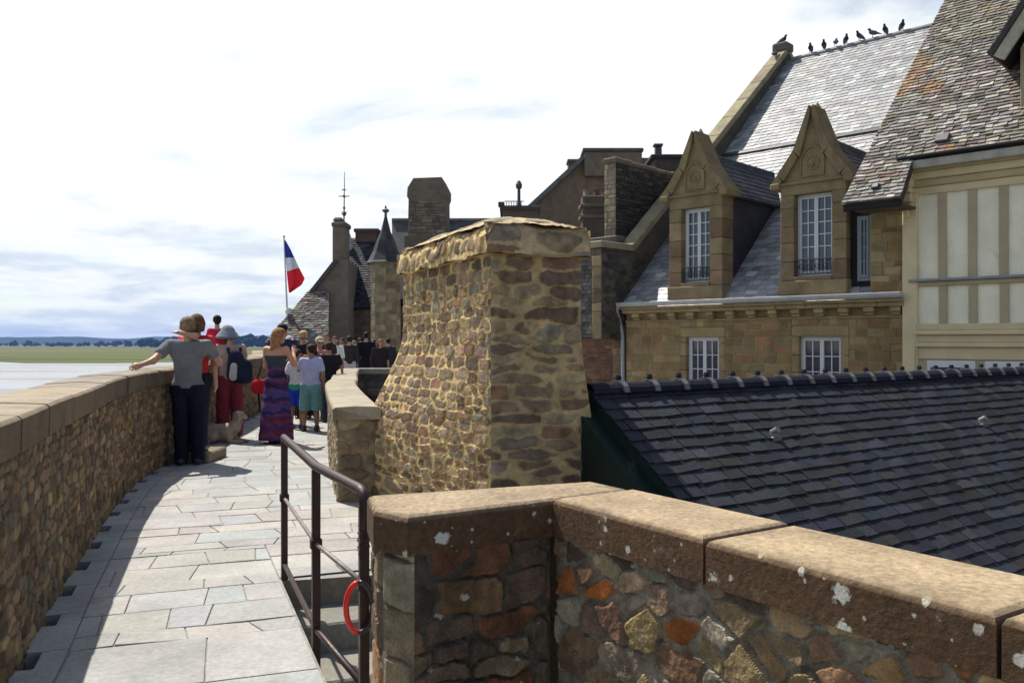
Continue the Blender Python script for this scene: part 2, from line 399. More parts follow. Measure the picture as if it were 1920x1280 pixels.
def rubble(mb, fm, u0, u1, v0, v1, du, dv, gap, relief, palette, mortar, step=.01, jt=.35, vary=.45, warp=.35, p=2.6, rough=.35, cj=.22, smear=.5, pin=(1, 1), dark=0., mrel=.25, rng=R, ext=.0):
    '''a wall face as one fine sheet: irregular stones of their own colour and height standing out of a mortar bed that smears over some of them'''
    FS[0] += 11; sd_ = FS[0]
    seeds = []; v = v0-dv
    while v < v1+dv:
        hh = dv*(1+rng.uniform(-vary, vary)); u = u0-du*(1+rng.random())
        while u < u1+du*2:
            ww = du*(1+rng.uniform(-vary*1.4, vary*1.4)); seeds.append((u+ww/2+rng.uniform(-jt, jt)*du*.5, v+hh/2+rng.uniform(-jt, jt)*hh)); u += ww
        v += hh
    seeds = np.array(seeds); ns = len(seeds); pal = np.array([jit(rng.choice(palette), cj, rng) for _ in range(ns)])
    rs = np.random.RandomState(sd_); hs_ = rs.uniform(.35, 1.2, ns); tu, tv = rs.uniform(-1, 1, (2, ns)); gs = rs.uniform(.5, 1.7, ns); sm = rs.rand(ns)
    nu = max(2, int((u1-u0)/step)); nv = max(2, int((v1-v0)/step)); k = du/dv
    ug = np.linspace(u0, u1, nu+1); vg = np.linspace(v0, v1, nv+1); Hh = np.zeros((nu+1, nv+1)); C = np.zeros((nu+1, nv+1, 3)); B = 40
    for i0 in range(0, nu+1, B):
        uu, vv = np.meshgrid(ug[i0:i0+B], vg, indexing='ij')
        wu = uu+warp*dv*fbm(uu/dv*1.1, vv/dv*1.1, sd_); wv = vv+warp*dv*fbm(uu/dv*1.1+50, vv/dv*1.1, sd_+3)
        q = np.where(np.abs(seeds[:, 0]-uu.mean()) < (uu.max()-uu.min())/2+2.5*du)[0]
        d = (np.abs(wu[..., None]-seeds[q, 0])**p+np.abs((wv[..., None]-seeds[q, 1])*k)**p)**(1/p)
        pt_ = np.argpartition(d, 1, axis=-1)[..., :2]; dd = np.take_along_axis(d, pt_, -1); sw = dd[..., 0] > dd[..., 1]
        i1 = np.where(sw, pt_[..., 1], pt_[..., 0]); d1 = dd.min(-1); d2 = dd.max(-1); ii = q[i1]
        edge = (d2-d1)*.5*(.6+.4/k)
        n1 = fbm(uu/dv*2.2, vv/dv*2.2, sd_+7); n2 = fbm(uu/step/5, vv/step/5, sd_+20, 3); n3 = fbm(uu/dv*.55, vv/dv*.55, sd_+31)
        g = gap*gs[ii]*(1+1.6*n1)+smear*gap*np.maximum(0, n3*5+.2-sm[ii]*.8)
        m = sstep(edge, g*.75, g*.75+gap*.45+step*.5)
        st = np.minimum(1, edge/(gap*2.2+1e-6))**.55
        cu, cv = (uu-seeds[ii, 0])/du, (vv-seeds[ii, 1])/dv
        Hh[i0:i0+B] = m*relief*(hs_[ii]*st+.35*(tu[ii]*cu+tv[ii]*cv)+rough*(n1+.5*n2))+(1-m)*relief*(mrel+.5*n2+.5*n3)
        sc = pal[ii]*(1+.6*n1+.7*n2)[..., None]; mc = np.array(mortar)*(1+.35*n3+.5*n2)[..., None]
        if dark: sc = sc*(1-dark*sstep(n3+.3*n1, .05, .3))[..., None]; mc = mc*(1-dark*.8*sstep(n3+.3*n1, .05, .3))[..., None]
        C[i0:i0+B] = sc*m[..., None]+mc*(1-m)[..., None]
    if pin[0]: Hh *= sstep(ug-u0, -.004, .03)[:, None]
    if pin[1]: Hh *= sstep(u1-ug, -.004, .03)[:, None]
    C = np.clip(C, .004, .9); b = len(mb.v)
    for i in range(nu+1):
        for j in range(nv+1): mb.v.append(tuple(fm(ug[i], vg[j], Hh[i, j])))
    mb.c.extend([tuple(c) for c in C.reshape(-1, 3)])
    for i in range(nu):
        for j in range(nv): a = b+i*(nv+1)+j; mb.f.append((a, a+nv+1, a+nv+2, a+1))
def frame(O, U, Vv, Nn):
    O, U, Vv, Nn = V3(O), V3(U), V3(Vv), V3(Nn)
    return lambda a, b, c=0.0: O+a*U+b*Vv+c*Nn
def slates(mb, fm, region, v0, v1, w, e, palette, rng=R, cj=.3, thick=.012, lift=.02, wj=.3, ragged=.006, g=.003):
    """overlapping rows down a slope: fm(u, v, h), v grows DOWN the slope; region = convex polygon in (u, v)"""
    if area(region) < 0: region = region[::-1]
    us = [p[0] for p in region]; u0, u1 = min(us), max(us)
    v = v0; k = 0
    while v < v1:
        u = u0-w*rng.random()
        while u < u1:
            ww = w*(1+rng.uniform(-wj, wj))
            poly = [(u+g, v-e*.25), (u+ww-g, v-e*.25), (u+ww-g+rng.uniform(-g, g), v+e+rng.uniform(-ragged, ragged)), (u+g, v+e+rng.uniform(-ragged, ragged))]
            u += ww
            for i in range(len(region)):
                a = region[i]; b = region[(i+1) % len(region)]; ex, ey = b[0]-a[0], b[1]-a[1]; l = math.hypot(ex, ey)
                poly = clip(poly, ey/l, -ex/l, (ey*a[0]-ex*a[1])/l)
                if len(poly) < 3: break
            if len(poly) < 3 or abs(area(poly)) < 1e-5: continue
            col = jit(rng.choice(palette), cj, rng); tl = rng.uniform(-.25, .6)*thick; n = len(poly); cu = sum(p[0] for p in poly)/n
            vs = []
            for p in poly:
                h = lift*((p[1]-(v-e*.25))/(e*1.25))+tl*(p[0]-cu)/w*2+thick*.3; vs.append(fm(p[0], p[1], h))
            for p in poly:
                h = lift*((p[1]-(v-e*.25))/(e*1.25))-thick; vs.append(fm(p[0], p[1], h))
            mb.add(vs, [tuple(range(n))]+[((i+1) % n, i, n+i, n+(i+1) % n) for i in range(n)], col)
        v += e; k += 1

class Curve:
    def __init__(s, pts, step=.12):
        P = [V3((*p, 0)) for p in pts]; out = []
        for i in range(len(P)-1):
            a, b, c, d = P[max(0, i-1)], P[i], P[i+1], P[min(len(P)-1, i+2)]
            n = max(2, int(np.linalg.norm(c-b)/step))
            for k in range(n):
                t = k/n; out.append(.5*((2*b)+(c-a)*t+(2*a-5*b+4*c-d)*t*t+(3*b-a-3*c+d)*t**3))
        out.append(P[-1]); s.p = np.array(out)
        s.l = np.concatenate([[0], np.cumsum(np.linalg.norm(np.diff(s.p, axis=0), axis=1))]); s.L = s.l[-1]
    def at(s, u):
        u = min(max(u, 0), s.L); i = min(len(s.l)-2, max(0, int(np.searchsorted(s.l, u))-1))
        t = (u-s.l[i])/(s.l[i+1]-s.l[i]); p = s.p[i]+(s.p[i+1]-s.p[i])*t
        i0, i1 = max(0, i-3), min(len(s.p)-1, i+4); tg = unit(s.p[i1]-s.p[i0]); return p, tg
    def near(s, x, y):
        d = np.hypot(s.p[:, 0]-x, s.p[:, 1]-y); i = int(np.argmin(d)); return s.l[i]

# --- smooth bodies: tapered capsules blended into one skin ----------------------
def surf_nets(f, lo, hi, res):
    n = [max(4, int(math.ceil((hi[i]-lo[i])/res))+1) for i in range(3)]
    ax = [lo[i]+res*np.arange(n[i]) for i in range(3)]
    D = f(ax)
    s = D < 0
    c = np.zeros((n[0]-1, n[1]-1, n[2]-1), dtype=np.int8); acc = np.zeros(c.shape+(3,)); cnt = np.zeros(c.shape)
    for i in (0, 1):
        for j in (0, 1):
            for k in (0, 1): c += s[i:n[0]-1+i, j:n[1]-1+j, k:n[2]-1+k]
    act = (c > 0) & (c < 8)
    for ax_ in range(3):
        o = [b for b in range(3) if b != ax_]
        for a in (0, 1):
            for b in (0, 1):
                st = [0, 0, 0]; st[o[0]] = a; st[o[1]] = b; en = list(st); en[ax_] = 1
                A = D[st[0]:n[0]-1+st[0], st[1]:n[1]-1+st[1], st[2]:n[2]-1+st[2]]
                B = D[en[0]:n[0]-1+en[0], en[1]:n[1]-1+en[1], en[2]:n[2]-1+en[2]]
                x = (A < 0) != (B < 0); t = np.where(x, A/np.where(x, A-B, 1), 0)
                for q in range(3):
                    acc[..., q] += np.where(x, t if q == ax_ else st[q], 0)
                cnt += x
    idx = -np.ones(c.shape, dtype=int); ii = np.argwhere(act); idx[act] = np.arange(len(ii))
    v = (ii+acc[act]/cnt[act][:, None])*res+V3(lo)
    faces = []
    for ax_ in range(3):
        a, b = [(1, 2), (2, 0), (0, 1)][ax_]
        sl0 = [slice(None)]*3; sl1 = [slice(None)]*3; sl0[ax_] = slice(0, n[ax_]-1); sl1[ax_] = slice(1, n[ax_])
        x = s[tuple(sl0)] != s[tuple(sl1)]
        e = np.argwhere(x)
        ok = (e[:, a] > 0) & (e[:, b] > 0) & (e[:, a] < n[a]-1) & (e[:, b] < n[b]-1); e = e[ok]
        ins = s[tuple(sl0)][tuple(e.T)]
        def g(da, db):
            q = e.copy(); q[:, a] += da; q[:, b] += db; return idx[tuple(q.T)]
        qd = np.stack([g(-1, -1), g(0, -1), g(0, 0), g(-1, 0)], 1)
        qd[~ins] = qd[~ins][:, ::-1]; faces.append(qd)
    return v, np.concatenate(faces)
def prim_field(prims, k=.03, cut=None, grow=0.):
    """prims: (a, b, ra, rb, squash (sx,sy,sz) or None); cut: list of (point, normal) half spaces kept where (p-pt).n<0"""
    def f(ax):
        shp = tuple(len(a) for a in ax); D = np.full(shp, 1.0)
        for p in prims:
            a, b, ra, rb = V3(p[0]), V3(p[1]), p[2]+grow, p[3]+grow; sq = V3(p[4]) if len(p) > 4 and p[4] is not None else V3((1, 1, 1))
            m = max(ra, rb)*max(1, sq.max())+k*1.6+.03
            sl = []
            for i in range(3):
                l, h = min(a[i], b[i])-m, max(a[i], b[i])+m
                i0 = int(np.searchsorted(ax[i], l)); i1 = int(np.searchsorted(ax[i], h)); sl.append(slice(i0, i1))
            if any(q.stop <= q.start for q in sl): continue
            X = [((ax[i][sl[i]]-a[i])/sq[i]).reshape([-1 if j == i else 1 for j in range(3)]) for i in range(3)]
            ab = (b-a)/sq; L2 = max(1e-9, float(ab@ab))
            t = np.clip((X[0]*ab[0]+X[1]*ab[1]+X[2]*ab[2])/L2, 0, 1)
            d = np.sqrt((X[0]-t*ab[0])**2+(X[1]-t*ab[1])**2+(X[2]-t*ab[2])**2)-(ra+(rb-ra)*t)
            d *= sq.min() if sq.min() < 1 else 1
            o = D[tuple(sl)]; kk = p[5] if len(p) > 5 else k
            h = np.clip(.5+.5*(o-d)/kk, 0, 1); D[tuple(sl)] = o*(1-h)+d*h-kk*h*(1-h)
        for (pt, nn) in (cut or []):
            h = sum(((ax[i]-pt[i])*nn[i]).reshape([-1 if j == i else 1 for j in range(3)]) for i in range(3))
            D = np.maximum(D, h)
        return D
    return f
def blob(name, prims, res, mat_, col, parent, k=.03, cut=None, grow=0., scale=1., colf=None):
    P = np.array([V3(p[0]) for p in prims]+[V3(p[1]) for p in prims]); m = max(max(p[2], p[3])*(max(p[4]) if len(p) > 4 and p[4] is not None else 1) for p in prims)+abs(grow)+k+3*res
    lo, hi = P.min(0)-m, P.max(0)+m
    v, f = surf_nets(prim_field(prims, k, cut, grow), lo, hi, res)
    if mat_.name == 'cloth' and name not in ('bag', 'pocket'):           # creases
        for i in range(len(v)):
            q = Vector(v[i]); a = mnoise.noise(Vector((q.x*7, q.y*7, q.z*13)))+.5*mnoise.noise(Vector((q.x*16+q.z*9, q.y*16, q.z*20)))
            b = mnoise.noise(Vector((q.x*8+9, q.y*8, q.z*11))); v[i] += np.array((a, b, .2*a))*.008
    mb = MB(); cs = [colf(q) for q in v] if colf else col
    if colf: mb.v = [tuple(q) for q in v*scale]; mb.c = cs; mb.f = [tuple(map(int, q)) for q in f]
    else: mb.add(v*scale, [tuple(map(int, q)) for q in f], col)
    return mb.build(name, mat_, parent, smooth=True, local=True)

# ------------------------------------------------------------------ far setting
SEA = -12.0
def sheet(name, pts, z, mat_, col, kind='structure'):
    mb = MB(); mb.add([(x, y, z) for x, y in pts], [tuple(range(len(pts)))], col); return tag(mb.build(name, mat_), kind=kind)
def mud_mat():
    m = bpy.data.materials.new('wet tidal mud'); m.use_nodes = True; nt = m.node_tree; N = nt.nodes; L = nt.links; b = N['Principled BSDF']
    tc = N.new('ShaderNodeTexCoord'); mp = N.new('ShaderNodeMapping'); mp.inputs['Scale'].default_value = (.004, .016, 1); mp.inputs['Rotation'].default_value = (0, 0, .25)
    L.new(tc.outputs['Object'], mp.inputs[0])
    n = N.new('ShaderNodeTexNoise'); n.inputs['Scale'].default_value = 2.3; n.inputs['Detail'].default_value = 7; L.new(mp.outputs[0], n.inputs['Vector'])
    r = N.new('ShaderNodeValToRGB'); r.color_ramp.elements[0].position = .4; r.color_ramp.elements[0].color = (.11, .115, .115, 1)
    r.color_ramp.elements[1].position = .52; r.color_ramp.elements[1].color = (.24, .245, .245, 1)
    L.new(n.outputs[0], r.inputs[0]); L.new(r.outputs[0], b.inputs['Base Color'])
    q = N.new('ShaderNodeMapRange'); q.inputs[1].default_value = .42; q.inputs[2].default_value = .55; q.inputs[3].default_value = .5; q.inputs[4].default_value = .14
    L.new(n.outputs[0], q.inputs[0]); L.new(q.outputs[0], b.inputs['Roughness'])
    return m
def meadow_mat():
    m = bpy.data.materials.new('salt meadow'); m.use_nodes = True; nt = m.node_tree; N = nt.nodes; L = nt.links; b = N['Principled BSDF']
    tc = N.new('ShaderNodeTexCoord'); mp = N.new('ShaderNodeMapping'); mp.inputs['Scale'].default_value = (.0012, .011, 1); L.new(tc.outputs['Object'], mp.inputs[0])
    n = N.new('ShaderNodeTexNoise'); n.inputs['Scale'].default_value = 3; n.inputs['Detail'].default_value = 8; L.new(mp.outputs[0], n.inputs['Vector'])
    r = N.new('ShaderNodeValToRGB'); e = r.color_ramp.elements; e[0].position = .35; e[0].color = (.04, .075, .008, 1); e[1].position = .65; e[1].color = (.16, .125, .018, 1)
    L.new(n.outputs[0], r.inputs[0]); L.new(r.outputs[0], b.inputs['Base Color']); b.inputs['Roughness'].default_value = .95; b.inputs['Specular IOR Level'].default_value = .1
    return m
sheet('tidal_mudflat', [(-9000, -300), (9000, -300), (9000, 12000), (-9000, 12000)], SEA, mud_mat(), (.5, .5, .5))
mw = MB(); pts = []
for i in range(61):
    x = -2600+i*3200/60; pts.append((x, 520+40*math.sin(x*.011)+30*math.sin(x*.031+1)+max(0, (x+420))*.28))
mw.add([(x, y, SEA+.15) for x, y in pts]+[(700, 9000, SEA+.15), (-3600, 9000, SEA+.15)], [tuple(range(len(pts)+2))], (.1, .1, .05))
tag(mw.build('salt_meadow', meadow_mat()), kind='structure')
M_leaf = mat('distant foliage', .95, .5, .09, 0, 1, .1)
hl = MB()
for (yy, hh, sd_, col) in ((4300, 46, 1.3, (.022, .032, .018)), (5600, 62, 4.1, (.025, .035, .022))):
    n = 140; vs = []; fs = []
    for i in range(n):
        x = -5200+i*6800/n
        h = hh*(.72+.18*math.sin(x*.0019+sd_)+.10*math.sin(x*.0061+2*sd_)+.05*math.sin(x*.017+sd_)) + R.uniform(-1.5, 1.5)
        for (dy, f_) in ((-700, 0), (-300, .55), (0, 1), (600, .4)): vs.append((x, yy+dy, SEA+.3+max(0, h*f_)))
    for i in range(n-1):
        for k in range(3): a = i*4+k; fs.append((a, a+4, a+5, a+1))
    hl.add(vs, fs, col)
tag(hl.build('wooded_hills', M_leaf, smooth=True), kind='structure')
wd = MB(); rng = random.Random(3)
def crown(x, y, h, col):
    for _ in range(int(5+h*.35)):
        a = rng.uniform(0, 6.28); q = rng.random()**.5*h*.42; c = (x+q*math.cos(a), y+q*math.sin(a)*.5, SEA+h*(.25+.6*rng.random()*(1-q/h)))
        r_ = h*rng.uniform(.14, .24); vs = []; fs = []
        for i in range(5):
            th = math.pi*(i+.5)/5
            for k in range(7):
                ph = 6.283*k/7+i*.4; rr = r_*rng.uniform(.7, 1.3); vs.append((c[0]+rr*math.sin(th)*math.cos(ph), c[1]+rr*math.sin(th)*math.sin(ph), c[2]+rr*.8*math.cos(th)))
        for i in range(4):
            for k in range(7): fs.append((i*7+k, i*7+(k+1) % 7, (i+1)*7+(k+1) % 7, (i+1)*7+k))
        wd.add(vs, fs, jit(col, .35, rng))
for i in range(360):
    x = -2300+i*2600/360+rng.uniform(-6, 6); crown(x, 2230+rng.uniform(-40, 60), rng.uniform(9, 15)*(1.0 if rng.random() < .8 else 1.4), (.022, .034, .014))
for (pa, pb, n, d, h0, h1) in ((268, 345, 9, 1750, 20, 30), (430, 505, 9, 1500, 22, 33), (100, 268, 13, 2000, 9, 14), (345, 430, 8, 1850, 12, 20)):
    for i in range(n):
        px = pa+(pb-pa)*(i+.5*rng.random())/n; crown((px-960)/F*d, d+rng.uniform(-20, 20), rng.uniform(h0, h1), (.022, .034, .015))
tag(wd.build('woodland', M_leaf), kind='stuff', label='dark line of distant trees along the far shore', cat='woodland')

# ------------------------------------------------------------------ rampart path
PAR = Curve([(-1.0, -.6), (-1.5, 1.0), (-1.76, 2.0), (-2.03, 3.0), (-2.33, 3.97), (-2.74, 5.1), (-3.15, 6.3), (-3.56, 7.5), (-3.93, 8.7), (-4.19, 9.7), (-4.36, 10.8), (-4.55, 12), (-4.8, 13.5),
             (-5.05, 15.4), (-5.28, 17.2), (-5.55, 18.8), (-6.1, 21.2), (-7.0, 24.5), (-8.2, 28.5), (-9.6, 33)])
def par_map(off=0., top=0.):
    def fm(u, v, h=0.):
        p, t = PAR.at(u); nrm = V3((t[1], -t[0], 0))       # towards the path
        return p+nrm*(h+off)+V3((0, 0, v+top))
    return fm
T1 = unit((.366, -.930, 0)); T2 = V3((-T1[1], T1[0], 0))          # down the stairs / across them to the right
RA = V3((-1.486, 5.57, 0))
pal_pave = [(.345, .34, .325), (.335, .335, .328), (.355, .337, .322), (.322, .335, .338), (.355, .345, .318), (.345, .34, .335), (.322, .33, .335), (.355, .338, .325)]
def pave_zone(polys, clips, mb, big=False):
    out = []
    for p in polys:
        c = np.mean(np.array(p), 0); w = [tuple(q) for q in p]
        u = PAR.near(c[0], c[1]); q, t = PAR.at(u); nx, ny = t[1], -t[0]
        w = clip(w, -nx, -ny, -(nx*q[0]+ny*q[1])-.205)        # stay .2 m off the parapet foot
        for (a, b, cc) in clips:
            if len(w) >= 3: w = clip(w, a, b, cc)
        if len(w) >= 3 and abs(area(w)) > .002: out.append(w)
    return out
flat = lambda u, v, h=0.: V3((u, v, h))
pv = MB()
edge = (T2[0], T2[1], float(T2[0]*RA[0]+T2[1]*RA[1])-.03)     # left of the railing line
far_l = (T1[0], T1[1], float(T1[0]*RA[0]+T1[1]*RA[1])-.03)     # beyond the top step
# rows run across the path: rotate a grid to the path direction
ang = -.33; ca, sa = math.cos(ang), math.sin(ang)
rot = lambda p: [(q[0]*ca+q[1]*sa*-1, q[0]*sa+q[1]*ca) for q in p]
def rc(u0, u1, v0, v1, du, dv, jt=.12, vary=.3): 
    k = -ang*.0+.0
    return [[(a*math.cos(.33)-b*math.sin(.33), a*math.sin(.33)+b*math.cos(.33)) for (a, b) in p] for p in courses(u0, u1, v0, v1, du, dv, R, vary*1.35, .09, .16)]
near_c = [edge]
A = rc(-1.2, 2.8, -1.2, 4.75, .85, .40, .05, .25)
B = rc(-1.2, 3.2, 4.75, 6.75, .42, .27)
stones(pv, flat, pave_zone(A, near_c, pv), .004, .006, pal_pave[3:4]+pal_pave[6:7]+pal_pave[1:2]+pal_pave[0:1], rnd=0, flat=True, cj=.07, tilt=.05)
stones(pv, flat, pave_zone(B, near_c+[far_l] if False else near_c, pv), .0045, .006, pal_pave, rnd=0, flat=True, cj=.08, tilt=.05)
# right-hand strip beyond the top step, and the long path beyond
bb = [(-c_[0], -c_[1], -c_[2]) for c_ in (edge,)]
C = rc(.0, 6.5, 3.6, 6.75, .45, .28)
stones(pv, flat, pave_zone(C, bb+[far_l], pv), .0045, .006, pal_pave, rnd=0, flat=True, cj=.08, tilt=.05)
Dz = rc(-1.5, 8.5, 6.75, 36, .55, .33)
Dz = [p for p in Dz if p[0][0] < (.3 if p[0][1] < 9 else -1.2 if p[0][1] < 15 else 3) and p[0][0] > -11]
stones(pv, flat, pave_zone(Dz, [far_l], pv), .005, .006, pal_pave, rnd=0, flat=True, cj=.08, tilt=.05)
tag(pv.build('path', M_pave), kind='structure')
# mortar bed and the body of the rampart under the path (the stair well is left open)
rb = MB(); n = 60; us = [PAR.L*i/n for i in range(n+1)]
L_ = [par_map(.15)(u, 0, 0) for u in us]
def right_limit(p):
    y = p[1]
    if y < 5.57: x = RA[0]+(RA[1]-y)*(T1[0]/-T1[1])-.02
    elif y < 8.5: x = .6
    elif y < 15: x = -1.3
    else: x = 3.6
    return V3((x, y+.0, 0))
vs = []; fs = []
for p in L_:
    q = right_limit(p); vs += [(p[0], p[1], -.004), (q[0], q[1], -.004)]
for i in range(n): fs.append((2*i, 2*i+1, 2*i+3, 2*i+2))
rb.add(vs, fs, (.27, .26, .24))
sv = []; sf = []
for i in range(n+1): sv += [vs[2*i+1], (vs[2*i+1][0], vs[2*i+1][1], -4.2)]
for i in range(n): sf.append((2*i, 2*i+1, 2*i+3, 2*i+2))
rb.add(sv, sf, (.2, .17, .13))
# side of the path above the stair well
e0 = RA+T1*6.5
rb.hexa([*(RA+V3((0, 0, -3))-T2*.3, e0+V3((0, 0, -3))-T2*.3, e0+V3((0, 0, -3))-T2*.012, RA+V3((0, 0, -3))-T2*.012),
         *(RA+V3((0, 0, -.006))-T2*.3, e0+V3((0, 0, -.006))-T2*.3, e0+V3((0, 0, -.006))-T2*.012, RA+V3((0, 0, -.006))-T2*.012)], (.22, .18, .14)) if False else None
rb.add([RA+V3((0, 0, -.005))-T2*.03, e0+V3((0, 0, -.005))-T2*.03, e0+V3((0, 0, -3))-T2*.03, RA+V3((0, 0, -3))-T2*.03], [(0, 1, 2, 3)], (.2, .17, .13))
tag(rb.build('path_bed', M_rubble), kind='structure')
# drip slots along the parapet foot: kerb stones with gaps between them over a dark channel
kb = MB(); u = PAR.near(-1.2, 0); end = PAR.near(-5.6, 19); fm = par_map()
while u < end:
    a, b_, c_ = u+.004, u+.41+R.uniform(-.03, .03), u+.616
    def kq(u0, u1, o0, o1, col):
        P = [fm(u0, 0, o0), fm(u1, 0, o0), fm(u1, 0, o1), fm(u0, 0, o1)]
        kb.hexa([*(p+V3((0, 0, -.41)) for p in P), *(p+V3((0, 0, .003)) for p in P)], col)
    cc = jit(R.choice(pal_pave[3:7:3]+[(.33, .33, .32)]), .1)
    kq(a, b_, .0, .20, cc); kq(b_+.0005, c_, .085, .20, jit(cc, .03)); u += .62
tag(kb.build('path_kerb', M_pave), kind='structure')
ch = MB(); vs = []; fs = []
for u in us: vs += [fm(u, -.40, -.02), fm(u, -.40, .4)]
for i in range(n): fs.append((2*i, 2*i+1, 2*i+3, 2*i+2))
ch.add(vs, fs, (.012, .011, .009)); tag(ch.build('drain_channel', M_rubble), kind='structure')
# stairs going down beside the path
st = MB(); tread, rise = .47, .17; wd_ = 1.3
fs_ = lambda a, b, c: RA+T1*a+T2*b+V3((0, 0, c))
st.box((-.34, -.02, -.30), (0, wd_, -.004), (.2, .19, .17), fs_, .012)
for k in range(9):
    z = -rise*(k+1); st.box((k*tread-.02+.022, -.02, z-.35), ((k+1)*tread, wd_, z), jit((.22, .205, .175), .1), fs_, .012)
tag(st.build('stone_stairs', M_pave), kind='structure')
# street level of the town below and rampart mass under the far end
sheet('street', [(-1.0, 8.9), (60, 8.9), (60, 80), (-12, 80), (-6, 36)], -4.2, M_pave, (.3, .29, .27))
sheet('lower_court', [(-.9, -6), (60, -6), (60, 8.9), (-1.0, 8.9)], -4.204, M_pave, (.3, .29, .27))
fb = MB(); fb.add([(-9.5, 33, -.02), (2.0, 33, -.02), (2.0, 60, -.02), (-14, 60, -.02)], [(0, 1, 2, 3)], (.45, .44, .42)); tag(fb.build('upper_terrace', M_pave), kind='structure')

# ------------------------------------------------------------------ parapet on the left
pal_par = [(.20, .13, .07), (.155, .10, .058), (.245, .165, .088), (.115, .08, .052), (.20, .14, .083), (.27, .185, .095), (.155, .118, .082)]
pw = empty('rampart_parapet', PAR.at(PAR.L*.3)[0], 'long curving brown rubble parapet with pale coping along the left of the path', 'parapet wall')
mb = MB(); fm = par_map(); u0, u1 = PAR.near(-1.2, 0), PAR.near(-6.6, 23)
ua = PAR.near(-4.4, 11.5)
rubble(mb, fm, u0, ua, -.41, 1.02, .17, .068, .0045, .014, pal_par, (.125, .088, .053), step=.0115, jt=.32, warp=.5, smear=.35, pin=(0, 0), dark=.25, mrel=-.1, cj=.3, p=3.4, rough=.5)
masonry(mb, fm, ua, u1, -.16, 1.02, .15, .07, .004, .011, pal_par, (.175, .125, .075), jt=.38, rnd=1, step=.09, amp=.005, tilt=.8, cj=.2)
masonry(mb, fm, u1, PAR.L-.1, -.16, 1.02, .3, .13, .008, .02, pal_par, (.12, .085, .052), jt=.3, rnd=0, step=.3, amp=.0)
vs = []; fs = []
for u in us: vs += [fm(u, 1.02, -.02), fm(u, 1.02, -.43), fm(u, SEA, -.9)]
for i in range(n):
    for k in (0, 1): fs.append((3*i+k, 3*i+k+1, 3*i+4+k, 3*i+3+k))
mb.add(vs, fs, (.2, .15, .1)); mb.build('wall', M_rubble, pw)
mb = MB(); u = u0
while u < PAR.L-1.2:
    w = R.uniform(.55, 1.0) if u < 22 else 1.1
    k = max(1, int(w/.28)); col = jit(R.choice([(.27, .225, .165), (.24, .21, .165), (.29, .245, .17), (.23, .20, .16)]), .1); dz = R.uniform(-.006, .006); dh = R.uniform(-.006, .008); b = .018
    prof = [(.022+dh, 1.02), (.026+dh, 1.2-b+dz), (.024+dh-b, 1.2+dz), (-.2, 1.212+dz), (-.45+b, 1.2+dz), (-.455, 1.2-b+dz), (-.455, 1.02)]
    vs = []; fs = []; m_ = len(prof)
    for i in range(k+1):
        uu = u+.004+(w-.008)*i/k
        for (h, v) in prof: vs.append(fm(uu, v, h))
    for i in range(k):
        for q in range(m_): fs.append((i*m_+q, i*m_+(q+1) % m_, (i+1)*m_+(q+1) % m_, (i+1)*m_+q))
    fs.append(tuple(range(m_))); fs.append(tuple(k*m_+q for q in range(m_))[::-1]); dk = tuple(a*b for a, b in zip(col, (.50, .44, .38))); mb.add(vs, fs, ([dk, dk]+[col]*(m_-2))*(k+1)); u += w  # face towards the path darkened: weathered colour plus painted shade
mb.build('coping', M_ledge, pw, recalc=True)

# ------------------------------------------------------------------ low curved wall on the right of the path
LW = Curve([(-1.67, 8.2), (-2.25, 10.6), (-2.81, 13.1), (-3.05, 14.6), (-3.5, 17), (-3.96, 19.8)], .15)
def lw_map(u, v, h=0.):
    p, t = LW.at(u); nrm = V3((-t[1], t[0], 0)); return p+nrm*h+V3((0, 0, v))
lw = empty('curved_low_wall', LW.at(1)[0], 'low curving wall with broad pale coping on the right edge of the path', 'low wall')
pal_lw = [(.22, .17, .105), (.19, .15, .10), (.25, .19, .12), (.16, .125, .085), (.22, .185, .135)]
mb = MB(); rubble(mb, lw_map, 0, LW.L, -.05, .80, .26, .11, .010, .02, pal_lw, (.25, .19, .115), step=.022, jt=.3)
rubble(mb, lambda a, b, c=0.: lw_map(0, b, -a)+V3((.233, -.972, 0))*c, 0, .37, -.05, .80, .24, .11, .010, .02, pal_lw, (.25, .19, .115), step=.012, jt=.3)
vs = []; fs = []; n2 = 24
for i in range(n2+1):
    u = LW.L*i/n2; vs += [lw_map(u, .8, -.01), lw_map(u, .8, -.36), lw_map(u, -4.2, -.36)]
for i in range(n2):
    for k in (0, 1): fs.append((3*i+k, 3*i+k+1, 3*i+4+k, 3*i+3+k))
mb.add(vs, fs, (.2, .17, .12)); mb.build('wall', M_rubble, lw)
mb = MB(); u = 0.; b = .02
while u < LW.L-.2:
    w = min(R.uniform(.7, 1.15), LW.L-u); k = 3; col = jit((.30, .265, .205), .1)
    prof = [(.05, .80), (.055, .92-b), (.05-b, .92), (-.16, .93), (-.40+b, .92), (-.405, .92-b), (-.40, .80)]; vs = []; fs = []; m_ = len(prof)
    for i in range(k+1):
        uu = u+.004+(w-.008)*i/k-(.04 if u == 0 and i == 0 else 0)
        p, t = LW.at(uu)
        for (h, v) in prof: vs.append(lw_map(uu, v, h)-(t*.05 if u == 0 and i == 0 else 0))
    for i in range(k):
        for q in range(m_): fs.append((i*m_+q, i*m_+(q+1) % m_, (i+1)*m_+(q+1) % m_, (i+1)*m_+q))
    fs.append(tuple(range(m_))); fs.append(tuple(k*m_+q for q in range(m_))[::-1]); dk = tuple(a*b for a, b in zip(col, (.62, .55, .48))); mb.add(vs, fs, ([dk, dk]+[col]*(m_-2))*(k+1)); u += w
mb.build('coping', M_ledge, lw, recalc=True)
